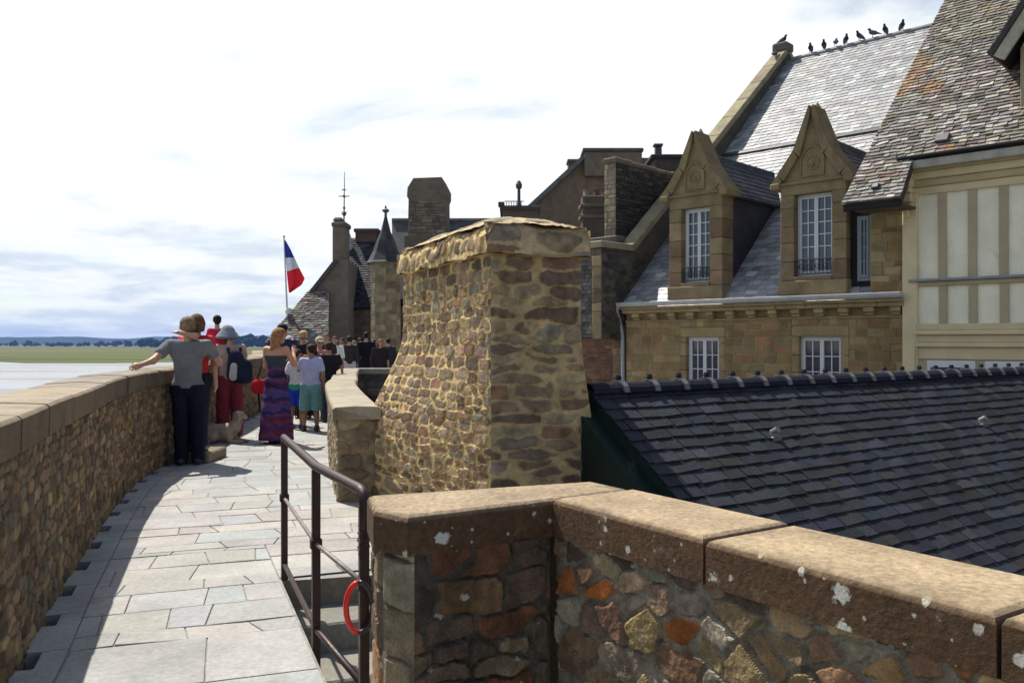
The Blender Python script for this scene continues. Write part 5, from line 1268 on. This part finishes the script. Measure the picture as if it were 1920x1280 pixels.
# ------------------------------------------------------------------ flag
fp_ = empty('flagpole', W(542, 690, 35.2)*V3((1, 1, 0)), 'slim white flagpole rising behind the stone tiled house', 'flagpole')
mb = MB(); t0, t1 = W(532.5, 446, 35.2), W(543, 690, 35.2); mb.tube([t1, t0], [.05, .03], (.55, .55, .56), 8); mb.lathe(t0, [(.02, 0), (.06, .05), (.02, .11)], (.5, .45, .3), 8); mb.build('pole', M_metal, fp_)
mb = MB(); mb.lathe(W(541, 583, 35.0), [(.1, -.12), (.16, 0), (.1, .12)], (.6, .6, .6), 8); mb.build('bracket', M_metal, fp_)
Lc = [(0, 533.4, 450), (.3, 535.2, 482), (.57, 537.5, 509), (1, 541.5, 548)]; Rc = [(0, 535.5, 451), (.12, 545, 468), (.3, 551.5, 482), (.57, 561, 502), (.8, 571.5, 522), (.9, 566, 534), (1, 544, 549)]
def itp(C, t):
    for a, b in zip(C, C[1:]):
        if t <= b[0]: q = (t-a[0])/(b[0]-a[0]); return (a[1]+(b[1]-a[1])*q, a[2]+(b[2]-a[2])*q)
    return C[-1][1:]
fl = empty('french_flag', W(536, 470, 35.2), 'blue, white and red flag drooping from its pole', 'flag')
for nm, ta, tb, col in (('blue_band', 0, .31, (.03, .05, .30)), ('white_band', .31, .57, (.70, .71, .76)), ('red_band', .57, 1, (.75, .03, .045))):
    mb = MB(); vs = []; fs = []; nu, nv = 16, 18
    for j in range(nv+1):
        t = ta+(tb-ta)*j/nv; l, r_ = itp(Lc, t), itp(Rc, t)
        for i in range(nu+1):
            s = i/nu; vs.append(W(l[0]+(r_[0]-l[0])*s, l[1]+(r_[1]-l[1])*s, 35.15+.16*math.sin(s*7.5+t*4)*s))
    for j in range(nv):
        for i in range(nu): a = j*(nu+1)+i; fs.append((a, a+1, a+nu+2, a+nu+1))
    mb.add(vs, fs, col); o = mb.build(nm, M_cloth, fl, smooth=True)
    sm = o.modifiers.new('thickness', 'SOLIDIFY'); sm.thickness = .004

# ------------------------------------------------------------------ pigeons on the ridge
pig = None
ridge_p, ridge_n = H(0, RT, 1.03+RT*.913), HD
birds = [(1468, 'gable'), (1452, 'gable2'), (1520, 0), (1545, 0), (1567, 0), (1586, 0), (1612, 0), (1637, 0), (1660, 0), (1691, 0)]
order = ['outermost pigeon left of the gable stone, perched low on the coping', 'pigeon perched right on top of the gable stone']
names_b = ['pigeon on the gable stone at the top of the coping', 'pigeon on the coping just left of the gable stone'] + ['pigeon on the slate ridge, %s from the gable stone' % k for k in ('first', 'second', 'third', 'fourth', 'fifth', 'sixth', 'seventh', 'last and farthest')]
for i, (px, kind) in enumerate(birds):
    if kind == 'gable': pos = H(-4.89, 8.45, 9.21)
    elif kind == 'gable2': q = ray_plane(1453, 112, H(-4.89, 0, 0), HU); pos = H(-4.89, float((q-HO)@HD), 0); d_ = float((q-HO)@HD); pos = H(-4.89, d_, 2.2+(8.88-2.2)*(d_-.42)/8.0+.19)
    else:
        q = ray_plane(px, 80, ridge_p, HD); s_ = float((q-HO)@HU); pos = H(s_, RT, 1.025+RT*.913)
    if pig is None:
        pg = [((0, -.06, .13), (0, .05, .165), .062, .066), ((0, .06, .18), (0, .095, .235), .045, .034), ((0, .10, .265), (0, .112, .268), .033, .030), ((0, .14, .262), (0, .165, .255), .011, .005),
              ((0, -.10, .115), (0, -.24, .075), .04, .018, (1.3, 1, .6)), ((.055, .02, .16), (.035, -.16, .105), .03, .014), ((-.055, .02, .16), (-.035, -.16, .105), .03, .014),
              ((.028, .01, .09), (.028, .015, .0), .012, .008), ((-.028, .01, .09), (-.028, .015, .0), .012, .008), ((.028, .0, .006), (.028, .04, .006), .009, .006), ((-.028, .0, .006), (-.028, .04, .006), .009, .006)]
        o = blob('pigeon', pg, .013, M_fur, (.06, .065, .085), None, k=.02, colf=lambda q: (.03, .04, .055) if q[1] > .06 else ((.11, .115, .135) if q[2] < .15 else (.075, .08, .10)))
        pig = o
    else: o = pig.copy(); COL.objects.link(o)
    o.location = pos; o.rotation_euler = (0, 0, R.choice([2.4, -2.2, 1.2, -.6, 2.9])+R.uniform(-.4, .4)); o.scale = (.95,)*3
    tag(o, names_b[i], 'pigeon', 'pigeons on the roof ridge')

# ------------------------------------------------------------------ people
def J0(**kw):
    j = dict(hl=(-.095, 0, .93), hr=(.095, 0, .93), kl=(-.105, .02, .50), kr=(.105, .02, .50), al=(-.11, -.02, .085), ar=(.11, -.02, .085),
             sl=(-.185, 0, 1.44), sr=(.185, 0, 1.44), el=(-.235, -.03, 1.15), er=(.235, -.03, 1.15), wl=(-.25, .04, .90), wr=(.25, .04, .90),
             neck=(0, -.01, 1.47), head=(0, .02, 1.635), fl=(-.03, 1, 0), fr=(.03, 1, 0), look=(0, 1, 0))
    j.update(kw); return {k: V3(v) for k, v in j.items()}
def P_torso(j, w=1.0):
    c = (j['hl']+j['hr'])/2; n = j['neck']; m = (j['sl']+j['sr'])/2
    return [(j['hl']+V3((.01, 0, .0)), j['hr']-V3((.01, 0, .0)), .098*w, .098*w, (1, .92, 1)), (c+V3((0, 0, .05)), c+(m-c)*.45, .112*w, .112*w, (1.08, .82, 1)),
            (c+(m-c)*.5, c+(m-c)*.72, .118*w, .126*w, (1.12, .8, 1)), (j['sl']*.55+m*.45-V3((0, 0, .09)), j['sr']*.55+m*.45-V3((0, 0, .09)), .090*w, .090*w, (1, .95, 1)),
            (j['sl']+V3((.02, 0, -.015)), j['sr']-V3((.02, 0, .015)), .058, .058)]
def P_arm(j, s): return [(j['s'+s], j['e'+s], .052, .041), (j['e'+s], j['w'+s], .041, .027)]
def P_leg(j, s): return [(j['h'+s], j['k'+s], .086, .057), (j['k'+s], (j['k'+s]*.6+j['a'+s]*.4)-V3((0, .012, 0)), .056, .055), (j['k'+s]*.6+j['a'+s]*.4-V3((0, .012, 0)), j['a'+s], .055, .038)]
def P_foot(j, s):
    f = unit(j['f'+s]); a = j['a'+s]; z = a[2]-.085
    return [(V3((a[0], a[1], z+.055))-f*.035, V3((a[0], a[1], z+.05))+f*.06, .042, .038), (V3((a[0], a[1], z+.035))+f*.06, V3((a[0], a[1], z+.026))+f*.165, .036, .026, (1.15, 1, .9))]
def P_head(j):
    h = j['head']; f = unit(j['look']); r_ = np.cross(f, V3((0, 0, 1)))
    return [(j['neck']-V3((0, 0, .03)), j['neck']*.4+h*.6-f*.02-V3((0, 0, .03)), .056, .052), (h+V3((0, 0, .035))-f*.012, h+V3((0, 0, .03))+f*.012, .079, .077), (h-V3((0, 0, .02))+f*.022, h-V3((0, 0, .075))+f*.042, .064, .042),
            (h+f*.085+V3((0, 0, .01)), h+f*.108-V3((0, 0, .022)), .010, .014, None, .012), (h+f*.072-V3((0, 0, .056))-r_*.018, h+f*.072-V3((0, 0, .056))+r_*.018, .011, .011, None, .010),
            (h+r_*.082-f*.01+V3((0, 0, .015)), h+r_*.085-f*.012-V3((0, 0, .02)), .016, .011, None, .012), (h-r_*.082-f*.01+V3((0, 0, .015)), h-r_*.085-f*.012-V3((0, 0, .02)), .016, .011, None, .012)]
def P_hand(j, s, up=None, curl=.35):
    w, e = j['w'+s], j['e'+s]; d = unit(w-e); fwd = V3((0, 1, 0)) if up is None else V3(up)
    side = fwd-np.dot(fwd, d)*d
    side = unit(side) if np.linalg.norm(side) > .1 else unit(np.cross(d, V3((1, 0, 0))))
    pn = np.cross(d, side)*(1 if s == 'l' else -1)               # back of the hand to palm
    out = [(w, w+d*.075+side*.014, .026, .026, None, .014), (w+d*.02-side*.012, w+d*.075-side*.024, .020, .018, None, .014)]
    for i, L_ in enumerate((.066, .078, .072, .056)):
        o = side*(.030-.0195*i); b = w+d*.082+o; m_ = b+d*L_*.5+pn*L_*curl*.35+o*.12; t = m_+d*L_*.42+pn*L_*curl*.7
        out += [(b, m_, .0095, .0090, None, .006), (m_, t, .0090, .0075, None, .006)]
    tb = w+d*.025+side*.026; tm = tb+d*.035+side*.026+pn*.012; out += [(tb, tm, .0125, .011, None, .008), (tm, tm+d*.032+side*.006+pn*.012, .011, .009, None, .008)]
    return out
def person(label, pos, yaw, Ht, j, parts, hair, skin=(.46, .25, .17), res=.016, face=False, group=None, cat='person', hands=(None, None), w=1.0, feet=True):
    """body = one continuous skin; clothes, shoes and hair are shells over it"""
    sc = Ht/1.765
    root = empty('person', pos, label, cat, group, rz=yaw)
    pr = P_torso(j, w)+P_arm(j, 'l')+P_arm(j, 'r')+P_leg(j, 'l')+P_leg(j, 'r')+P_head(j)+P_hand(j, 'l', hands[0])+P_hand(j, 'r', hands[1])+P_foot(j, 'l')+P_foot(j, 'r')
    blob('body', pr, res, M_skin, skin, root, k=.022, scale=sc)
    for (nm, prims, col, kw) in parts:
        kw = dict(kw); m_ = kw.pop('mat', M_cloth); rs = kw.pop('res', res)
        blob(nm, prims, rs, m_, col, root, scale=sc, **kw)
    if hair:
        nm, prims, col, kw = hair; kw = dict(kw); m_ = kw.pop('mat', M_hair); blob(nm, prims, kw.pop('res', res*.9), m_, col, root, scale=sc, **kw)
    if face:
        h = j['head']; f = unit(j['look']); r_ = np.cross(f, V3((0, 0, 1))); mb = MB()
        for q in (-1, 1):
            mb = MB(); c = (h+f*.080+r_*q*.032+V3((0, 0, .018)))*sc; mb.lathe(c-V3((0, 0, .010)), [(.006, 0), (.016, .005), (.016, .012), (.006, .018)], (.02, .017, .015), 8)
            mb.build('eye', M_hair, root, local=True)
        mb = MB(); c = (h+f*.079-V3((0, 0, .056)))*sc; mb.tube([c-r_*.022, c+f*.004, c+r_*.022], .0055, (.35, .10, .09), 6); mb.build('mouth', M_skin, root, local=True)
    return root
def gp(px, d, z=0.): return ((px-960)/F*d, d, z)
def shirt(j, col, sleeve=.6, hem=.94, grow=.013, nm='t_shirt', w=1.0, neck=True, **kw):
    pr = P_torso(j, w)
    for s in 'lr': pr.append((j['s'+s], j['s'+s]+(j['e'+s]-j['s'+s])*sleeve, .052, .054 if sleeve < .9 else .044))
    if sleeve > 1.0:
        for s in 'lr': pr[-2 if s == 'l' else -1] = (j['s'+s], j['e'+s], .055, .046); pr.append((j['e'+s], j['e'+s]+(j['w'+s]-j['e'+s])*.85, .046, .036))
    hc = (j['hl']+j['hr'])/2; mc = (j['sl']+j['sr'])/2; pr.append((V3((hc[0], hc[1], hem)), hc*.35+mc*.65, .118*w, .122*w, (1.18, .84, 1)))
    cut = [((0, 0, hem), (0, 0, -1)), ((0, 0, j['neck'][2]+.018), (0, -.25, 1))]
    return (nm, pr, col, dict(k=.025, grow=grow, cut=cut, **kw))
def trousers(j, col, hem=.06, waist=1.0, grow=.018, nm='trousers', knee=None, loose=.0, **kw):
    pr = [(j['hl']+V3((.01, 0, .0)), j['hr']-V3((.01, 0, .0)), .098, .098, (1, .92, 1)), ((j['hl']+j['hr'])/2, (j['hl']+j['hr'])/2+V3((0, 0, .1)), .106, .104, (1.08, .82, 1))]
    for s in 'lr': pr += [(j['h'+s], j['k'+s], .088, .064+loose), (j['k'+s], j['a'+s], .064+loose, .056+loose)]
    return (nm, pr, col, dict(k=.02, grow=grow, cut=[((0, 0, hem), (0, 0, -1)), ((0, 0, waist), (0, 0, 1))], **kw))
def shoes(j, col, nm='shoe'):
    return [(nm, P_foot(j, s)+[(j['a'+s]+V3((0, 0, -.02)), j['a'+s]+V3((0, 0, .01)), .042, .042)], col, dict(k=.02, grow=.010, mat=M_plastic, cut=[((0, 0, .003), (0, 0, -1))])) for s in 'lr']
def hair_short(j, col, nm='hair', drop=.0):
    h = j['head']; f = unit(j['look'])
    return (nm, [(h+V3((0, 0, .045))-f*.022, h+V3((0, 0, .045))+f*.012, .088, .083), (h-f*.045-V3((0, 0, .0+drop)), h-f*.03+V3((0, 0, .05)), .070, .080)], col,
            dict(k=.03, cut=[(h+f*.055+V3((0, 0, .05)), unit(f+V3((0, 0, -.9)))), (h-V3((0, 0, .055+drop)), (0, 0, -1))]))
def hair_long(j, col, low, wd_=.10, nm='hair'):
    h = j['head']; f = unit(j['look']); b = V3((h[0], h[1], low))-f*.085; r_ = np.cross(f, V3((0, 0, 1)))
    return (nm, [(h+V3((0, 0, .045))-f*.02, h+V3((0, 0, .045))+f*.01, .091, .086), (h-f*.05, b, .088, wd_, (1.05, .75, 1)), (h-f*.03+r_*.065, b+r_*.055, .042, .05), (h-f*.03-r_*.065, b-r_*.055, .042, .05)], col,
            dict(k=.03, cut=[(h+f*.06+V3((0, 0, .06)), unit(f+V3((0, 0, -.75)))), ((0, 0, low-.03), (.25, 0, -1))]))

# --- couple leaning at the parapet
pm = V3(gp(353, 10.72)); sc_m = 1.80/1.765; yaw = .18
def loc(p, pos, yaw, sc):        # world point to a figure's own frame
    d = V3(p)-V3(pos); c, s = math.cos(-yaw), math.sin(-yaw); return V3((d[0]*c-d[1]*s, d[0]*s+d[1]*c, d[2]))/sc
hand_on_wall = W(268, 683, 10.25); hand_on_wall[2] = 1.245
jm = J0(sl=(-.21, .01, 1.455), sr=(.205, .0, 1.455), hl=(-.10, .0, .94), hr=(.09, .0, .94), kl=(-.09, .02, .51), kr=(.11, .015, .50), al=(-.075, -.02, .085), ar=(.115, -.01, .085),
        neck=(-.005, .0, 1.49), head=(-.02, .04, 1.655), look=(-.45, 1, -.05), wl=loc(hand_on_wall, pm, yaw, sc_m), er=(.335, .10, 1.235), wr=(.20, .27, 1.12))
jm['el'] = (jm['sl']+jm['wl'])/2+V3((-.02, -.07, -.075))
hs = hair_short(jm, (.20, .145, .085)); 
man = person('man in grey T-shirt and dark jeans leaning one hand on the parapet', pm, yaw, 1.84, jm,
   [shirt(jm, (.18, .18, .19), sleeve=.55, hem=.93, w=1.0, grow=.015), trousers(jm, (.012, .015, .028), hem=.02, waist=.97, nm='jeans', loose=.0, grow=.021)]+shoes(jm, (.03, .03, .035)), hs, res=.0125, w=.98, hands=((-.5, .2, .6), None))
mb = MB(); mb.box((-.42, -.35, 0), (.42, .35, .14), (.2, .16, .11), lambda a, b, c: V3((-4.24, 11.15, 0))+V3((a*.95, b, c)), .02)
tag(mb.build('stone_ledge', M_rubble), 'small stone ledge at the foot of the parapet under the woman in red', 'ledge')
pw_ = V3((-4.06, 10.98, .14)); yw = .05; scw = 1.78/1.765
hand_sh = loc(W(343, 625, 10.58), pw_, yw, scw)
jw = J0(sl=(-.165, 0, 1.43), sr=(.165, -.01, 1.42), hl=(-.09, 0, .93), hr=(.09, 0, .93), neck=(0, 0, 1.46), head=(0, .03, 1.62), look=(-.1, 1, -.1), wl=hand_sh, er=(.235, -.03, 1.14), wr=(.245, -.02, .895), kl=(-.07, .02, .5), kr=(.06, .02, .5), al=(-.06, 0, .085), ar=(.06, 0, .085))
jw['el'] = loc(W(366, 630, 10.66), pw_, yw, scw)
person('woman in coral red top with bobbed brown hair, her arm round the man in grey', pw_, yw, 1.78, jw,
   [shirt(jw, (.62, .05, .055), sleeve=.35, hem=.86, w=.93), trousers(jw, (.02, .022, .035), nm='jeans')]+shoes(jw, (.05, .04, .04)), hair_long(jw, (.13, .07, .035), 1.53, .078), res=.0145, w=.92)

# --- adult in a grey sun hat, child on the wall, backpack
pa = V3(gp(431, 13.55)); ya = .35
ja = J0(sl=(-.18, 0, 1.42), sr=(.18, 0, 1.42), head=(-.03, .05, 1.60), look=(-.3, 1, -.2), el=(-.27, .10, 1.18), wl=(-.16, .36, 1.22), er=(.22, .02, 1.15), wr=(.14, .26, 1.12))
h = ja['head']
hat = ('sun_hat', [(h+V3((0, 0, .07)), h+V3((0, 0, .075)), .112, .105), (h+V3((0, 0, .03)), h+V3((0, 0, .031)), .145, .145, (1, 1, .35)), (h+V3((0, 0, -.02)), h+V3((0, 0, -.02)), .168, .168, (1, 1, .16))], (.20, .215, .255), dict(k=.05, mat=M_cloth, cut=[(h+V3((0, 0, -.05)), (0, 0, -1))]))
person('person in wide grey sun hat with long maroon trousers beside the parapet', pa, ya, 1.80, ja,
   [shirt(ja, (.42, .28, .24), sleeve=.5, hem=.92, nm='blouse'), trousers(ja, (.20, .035, .05), hem=.05, loose=.015, grow=.018), ('hair', [(h-V3((0, 0, .0)), h-V3((0, .03, .10)), .088, .06)], (.05, .03, .02), dict(mat=M_hair, cut=[(h+V3((0, .05, 0)), (0, 1, 0))]))]+shoes(ja, (.08, .05, .04)), hat, w=.95)
cb_ = empty('backpack', (pa[0]+.15, pa[1]-.18, .97), 'dark navy backpack with pale side pocket worn by the person in the sun hat', 'backpack', rz=ya)
blob('bag', [((0, -.02, .05), (0, -.03, .34), .125, .105, (1.1, .75, 1)), ((.12, -.02, .02), (.15, -.02, .22), .10, .085), ((.19, 0, .0), (.20, 0, .18), .07, .05)], .018, M_cloth, (.018, .024, .05), cb_, k=.05)
blob('pocket', [((-.045, -.10, .03), (-.03, -.105, .20), .062, .052, (1, .6, 1))], .014, M_cloth, (.50, .47, .43), cb_)
for q in (-.1, .07):
    mb = MB(); mb.tube([(q, .02, .40), (q*1.1, .10, .47), (q*1.15, .22, .44), (q*1.2, .28, .30)], .022, (.015, .018, .03), 6); mb.build('strap', M_cloth, cb_, smooth=True, local=True)
pc = V3((gp(407, 13.75)[0], 13.75, 1.215)); yc = .5
jc = J0(head=(0, .02, 1.60), hl=(-.085, 0, .80), hr=(.085, 0, .80), kl=(-.09, .24, .72), kr=(.09, .24, .72), al=(-.09, .30, .38), ar=(.09, .30, .38), sl=(-.15, 0, 1.36), sr=(.15, 0, 1.36), el=(-.2, .05, 1.1), er=(.2, .05, 1.1), wl=(-.15, .22, 1.05), wr=(.15, .22, 1.05), neck=(0, 0, 1.40))
jc['head'] = V3((0, .01, 1.58))
sck = .5
pc[2] = 1.215-.66*1.08/1.765*1.0
child = person('small child with dark hair in red top sitting up on the parapet', pc, yc, 1.08*1.18, jc,
   [shirt(jc, (.55, .03, .07), sleeve=.6, hem=.78), ('shorts', [(jc['hl'], jc['hr'], .115, .115), (jc['hl'], jc['kl'], .09, .07), (jc['hr'], jc['kr'], .09, .07)], (.03, .04, .09), dict(k=.02, grow=.016, cut=[((0, 0, .86), (0, 0, 1))]))], hair_short(jc, (.015, .010, .008), drop=.02), face=False)
child.location.z = 1.212-.655*(1.08*1.18/1.765)

# --- cream dog lying at the foot of the wall
dg = empty('dog', gp(424, 13.05), 'cream long haired dog lying on the path at the foot of the wall', 'dog', rz=-.12)
dp = [((-.24, 0, .15), (.02, 0, .16), .135, .135, (1.1, .95, 1)), ((.02, 0, .17), (.13, .0, .24), .13, .10), ((.13, 0, .24), (.20, 0, .37), .085, .075), ((.20, 0, .42), (.235, 0, .425), .078, .066), ((.26, -.01, .405), (.335, -.03, .385), .046, .030),
      ((-.26, -.10, .09), (-.14, -.15, .10), .085, .06), ((-.14, -.15, .07), (-.28, -.17, .035), .045, .03), ((-.28, -.17, .032), (-.20, -.18, .028), .03, .026), ((.06, -.08, .13), (.12, -.10, .04), .055, .036), ((.12, -.10, .035), (.30, -.11, .028), .034, .026), ((.06, .08, .13), (.14, .09, .035), .05, .034), ((.14, .09, .033), (.31, .08, .026), .033, .025),
      ((-.36, 0, .10), (-.50, -.08, .05), .05, .04), ((-.50, -.08, .05), (-.56, -.2, .04), .04, .025), ((.17, -.065, .45), (.165, -.095, .36), .030, .026, (1, .6, 1)), ((.17, .065, .45), (.165, .095, .36), .030, .026, (1, .6, 1))]
blob('body', dp, .014, M_fur, (.42, .33, .24), dg, k=.03, colf=lambda q: (.30, .20, .13) if (q[2] > .34 and abs(q[1]) > .07) else (.44, .36, .27))
mb = MB(); mb.lathe((.365, -.037, .38), [(.008, -.012), (.016, 0), (.008, .012)], (.02, .015, .015), 8); mb.build('nose', M_plastic, dg, local=True)
mb = MB()
for q in (-.04, .03):
    mb = MB(); mb.lathe((.295, q-.01, .44), [(.004, -.008), (.010, 0), (.004, .008)], (.015, .012, .01), 8); mb.build('eye', M_plastic, dg, local=True)

# --- woman in the long patterned dress
pd_ = V3(gp(518, 13.0)); yd = -.25
jd = J0(sl=(-.165, 0, 1.43), sr=(.165, 0, 1.43), head=(.03, .04, 1.63), look=(.45, 1, .05), el=(-.21, .05, 1.17), wl=(-.10, .30, 1.22), er=(.25, .10, 1.20), wr=(.14, .28, 1.38), kl=(-.07, .02, .5), kr=(.07, .02, .5), al=(-.06, -.01, .085), ar=(.07, -.01, .085))
def dress_col(q):
    z = q[2]
    t = (z*17+1.1*mnoise.noise(Vector((q[0]*9, q[1]*9, z*5)))+.5*mnoise.noise(Vector((q[0]*30, q[1]*30, z*30)))) % 3.0
    if z > 1.16: return (.055, .06, .075)
    if z < .42: base = ((.12, .028, .07), (.07, .033, .13), (.15, .045, .085))
    elif z < .85: base = ((.07, .06, .20), (.13, .05, .15), (.045, .03, .10))
    else: base = ((.06, .03, .085), (.14, .05, .12), (.03, .02, .05))
    return base[int(t)]
person('woman in long purple and blue patterned strapless dress with long fair hair', pd_, yd, 1.765, jd,
   [('dress', P_torso(jd, .92)[:4]+[((0, 0, .95), (0, 0, .52), .155, .20, (1.05, .85, 1)), ((0, 0, .52), (0, 0, .04), .20, .255, (1.02, .9, 1))], (.1, .05, .12), dict(k=.03, grow=.014, cut=[((0, 0, 1.335), (0, 0, 1)), ((0, 0, .055), (0, 0, -1))], colf=dress_col, res=.013))]+shoes(jd, (.12, .03, .05), 'sandal'),
   hair_long(jd, (.30, .15, .055), 1.33, .08), skin=(.50, .25, .15), res=.0145, w=.9)
hb = empty('handbag', gp(492, 13.2, .78), 'red shoulder bag with black strap at the side of the patterned dress', 'handbag')
blob('bag', [((-.08, 0, .10), (.08, 0, .10), .085, .085, (1, .6, 1)), ((-.09, 0, .03), (.09, 0, .03), .075, .075, (1, .6, 1))], .014, M_cloth, (.55, .02, .03), hb)
mb = MB(); mb.tube([(-.09, 0, .16), (-.02, .02, .38), (.05, .02, .60), (.14, 0, .70)], .012, (.03, .02, .02), 6); mb.build('strap', M_cloth, hb, smooth=True, local=True)
mb = MB(); mb.tube([(-.06, 0, -.03), (-.05, .0, -.2), (-.02, 0, -.36), (.01, 0, -.22), (.03, 0, -.03)], .016, (.02, .015, .015), 6); mb.build('tassel', M_cloth, hb, smooth=True, local=True)

# --- two boys
def boy(label, px, d, Ht, yaw, top, bottom, band=None, look=(-.8, .6, 0), arms=None, hemsh=.91, skin=(.30, .15, .09), hem=.40):
    j = J0(look=look, head=(-.01, .03, 1.61), sl=(-.16, 0, 1.41), sr=(.16, 0, 1.41), kl=(-.12, .03, .5), kr=(.11, .02, .5), al=(-.14, -.01, .085), ar=(.12, -.03, .085), **(arms or {}))
    pl = [shirt(j, top, sleeve=.65, hem=hemsh, grow=.018), trousers(j, bottom, hem=hem, waist=.95, nm='shorts', loose=.025, grow=.022)]
    if band: pl.append(('waist_band', P_torso(j)[:2], band, dict(k=.02, grow=.034, cut=[((0, 0, .84), (0, 0, -1)), ((0, 0, .98), (0, 0, 1))])))
    return person(label, gp(px, d), yaw, Ht, j, pl+shoes(j, (.03, .025, .03)), hair_short(j, (.022, .014, .010)), skin=skin)
boy('boy in lavender shirt and teal knee shorts next to the low curved wall', 583, 14.7, 1.53, .1, (.42, .42, .62), (.14, .30, .31), arms=dict(el=(-.26, .16, 1.22), wl=(-.25, .42, 1.28)), hem=.42)
boy('smaller boy in white and green top with bright blue shorts behind the dress', 557, 15.1, 1.44, -.2, (.60, .58, .58), (.02, .06, .42), band=(.05, .30, .19), look=(.5, .8, 0), arms=dict(er=(.24, .16, 1.25), wr=(.20, .40, 1.35)), hem=.5)

# --- the people beyond
def simple(label, px, d, Ht, yaw, top, legs, hairc, look=(0, 1, 0), sleeve=.6, face=False, long=False, arms=None, skin=(.42, .23, .15), hat=None, grp=None, res=.022, w=1.0):
    j = J0(look=look, **(arms or {}))
    hr_ = hair_long(j, hairc, 1.45, .07) if long else hair_short(j, hairc)
    if hat:
        h = j['head']; hr_ = ('hat', [(h+V3((0, 0, .06)), h+V3((0, 0, .065)), .105, .098), (h+V3((0, .10, .045)), h+V3((0, .12, .04)), .07, .06, (1, 1, .2))], hat, dict(k=.02, mat=M_cloth, cut=[(h+V3((0, 0, .025)), (0, 0, -1))]))
    return person(label, gp(px, d), yaw, Ht, j, [shirt(j, top, sleeve=sleeve, hem=.90, w=w, grow=.016), trousers(j, legs, loose=.012)]+shoes(j, (.03, .03, .03)), hr_, skin=skin, res=res, face=face, w=w, group=grp)
bent = dict(el=(-.24, .12, 1.2), wl=(-.1, .32, 1.25), er=(.24, .12, 1.2), wr=(.1, .32, 1.25))
simple('tall dark haired man in navy just behind the woman in the patterned dress', 530, 16.0, 1.89, 0, (.03, .035, .08), (.03, .03, .04), (.012, .009, .008), look=(.3, 1, 0))
simple('fair haired person in black top and sunglasses facing the camera', 569, 17.2, 1.77, math.pi+.15, (.018, .018, .02), (.03, .03, .045), (.42, .28, .12), face=True, arms=bent, skin=(.48, .25, .15))
sg = empty('sunglasses', gp(569, 17.08, 1.61), 'dark sunglasses worn by the fair haired person in black', 'sunglasses')
mb = MB(); mb.box((-.065, -.03, -.012), (-.008, -.02, .022), (.01, .01, .01), None, .008); mb.box((.008, -.03, -.012), (.065, -.02, .022), (.01, .01, .01), None, .008); mb.box((-.07, -.024, .010), (.07, -.016, .018), (.01, .01, .01)); mb.build('lenses', M_plastic, sg, local=True)
simple('person in pale cap and navy shirt behind the two boys', 544, 20.0, 1.66, math.pi-.3, (.05, .07, .18), (.05, .05, .07), (.05, .04, .03), hat=(.55, .55, .58), face=True)
simple('person in pale sun hat and pink top behind the boy in lavender', 599, 17.6, 1.63, math.pi+.5, (.45, .22, .22), (.06, .07, .12), (.2, .12, .06), hat=(.50, .42, .30), face=True, arms=bent)
simple('person in black T-shirt resting an arm on the low curved wall', 617, 16.4, 1.55, .5, (.02, .02, .022), (.05, .06, .09), (.03, .02, .015), arms=dict(er=(.30, .05, 1.2), wr=(.36, .2, 1.05)), skin=(.36, .15, .10))
simple('person with auburn hair in dark brown top nearest the stone tiled house', 612, 22.5, 1.76, math.pi, (.05, .03, .03), (.03, .03, .04), (.16, .06, .03), face=True)
crowd = [(628, 24.5, 1.70, 3.3, (.70, .70, .70), (.02, .02, .025), (.04, .03, .02), 'person in white shirt and black trousers between darker clad visitors'),
         (641, 27, 1.66, 2.8, (.025, .03, .05), (.02, .02, .03), (.03, .02, .02), 'visitor in navy in the shaded crowd, just right of the white shirt'),
         (655, 25.5, 1.72, .3, (.04, .035, .035), (.45, .45, .48), (.02, .015, .01), 'visitor in pale trousers and dark top in the shaded crowd'),
         (664, 28, 1.58, 3.0, (.10, .07, .03), (.55, .55, .58), (.25, .16, .07), 'fair haired visitor in ochre top and white trousers in the shaded crowd'),
         (675, 27, 1.66, .0, (.015, .015, .018), (.015, .015, .02), (.03, .02, .015), 'visitor all in black left of the tallest one in the shaded crowd'),
         (687, 26, 1.84, .2, (.012, .012, .015), (.012, .012, .018), (.012, .009, .008), 'tallest visitor all in black before the pale turret'),
         (713, 24, 1.62, 3.5, (.03, .022, .025), (.02, .02, .025), (.22, .08, .03), 'red haired visitor in dark jacket right of the turret'),
         (700, 29, 1.62, 2.9, (.07, .05, .05), (.03, .03, .04), (.05, .03, .02), 'visitor in dull brown between turret and red haired visitor'),
         (728, 27.5, 1.66, .4, (.03, .035, .045), (.03, .03, .04), (.02, .015, .012), 'visitor in slate grey nearest the rubble chimney in the crowd')]
for (px, d, Ht, yw_, top, legs, hc, lab) in crowd: simple(lab, px, d, Ht, yw_, top, legs, hc, grp='visitors crowding at the end of the path', res=.028, face=2 < yw_ < 4, long=(px in (664, 713)), sleeve=1.2 if px != 664 else .6)

# ------------------------------------------------------------------ haze
hz = MB(); hz.box((-5400, -30, SEA-1), (1800, 6600, 75), (.5, .5, .5))
hm = bpy.data.materials.new('haze'); hm.use_nodes = True; nt = hm.node_tree
for n_ in list(nt.nodes):
    if n_.type != 'OUTPUT_MATERIAL': nt.nodes.remove(n_)
pvn = nt.nodes.new('ShaderNodeVolumePrincipled'); pvn.inputs['Color'].default_value = (.21, .42, 1.0, 1); pvn.inputs['Density'].default_value = .00010; pvn.inputs['Anisotropy'].default_value = .0
nt.links.new(pvn.outputs[0], [n_ for n_ in nt.nodes if n_.type == 'OUTPUT_MATERIAL'][0].inputs['Volume'])
tag(hz.build('haze', hm), kind='stuff')
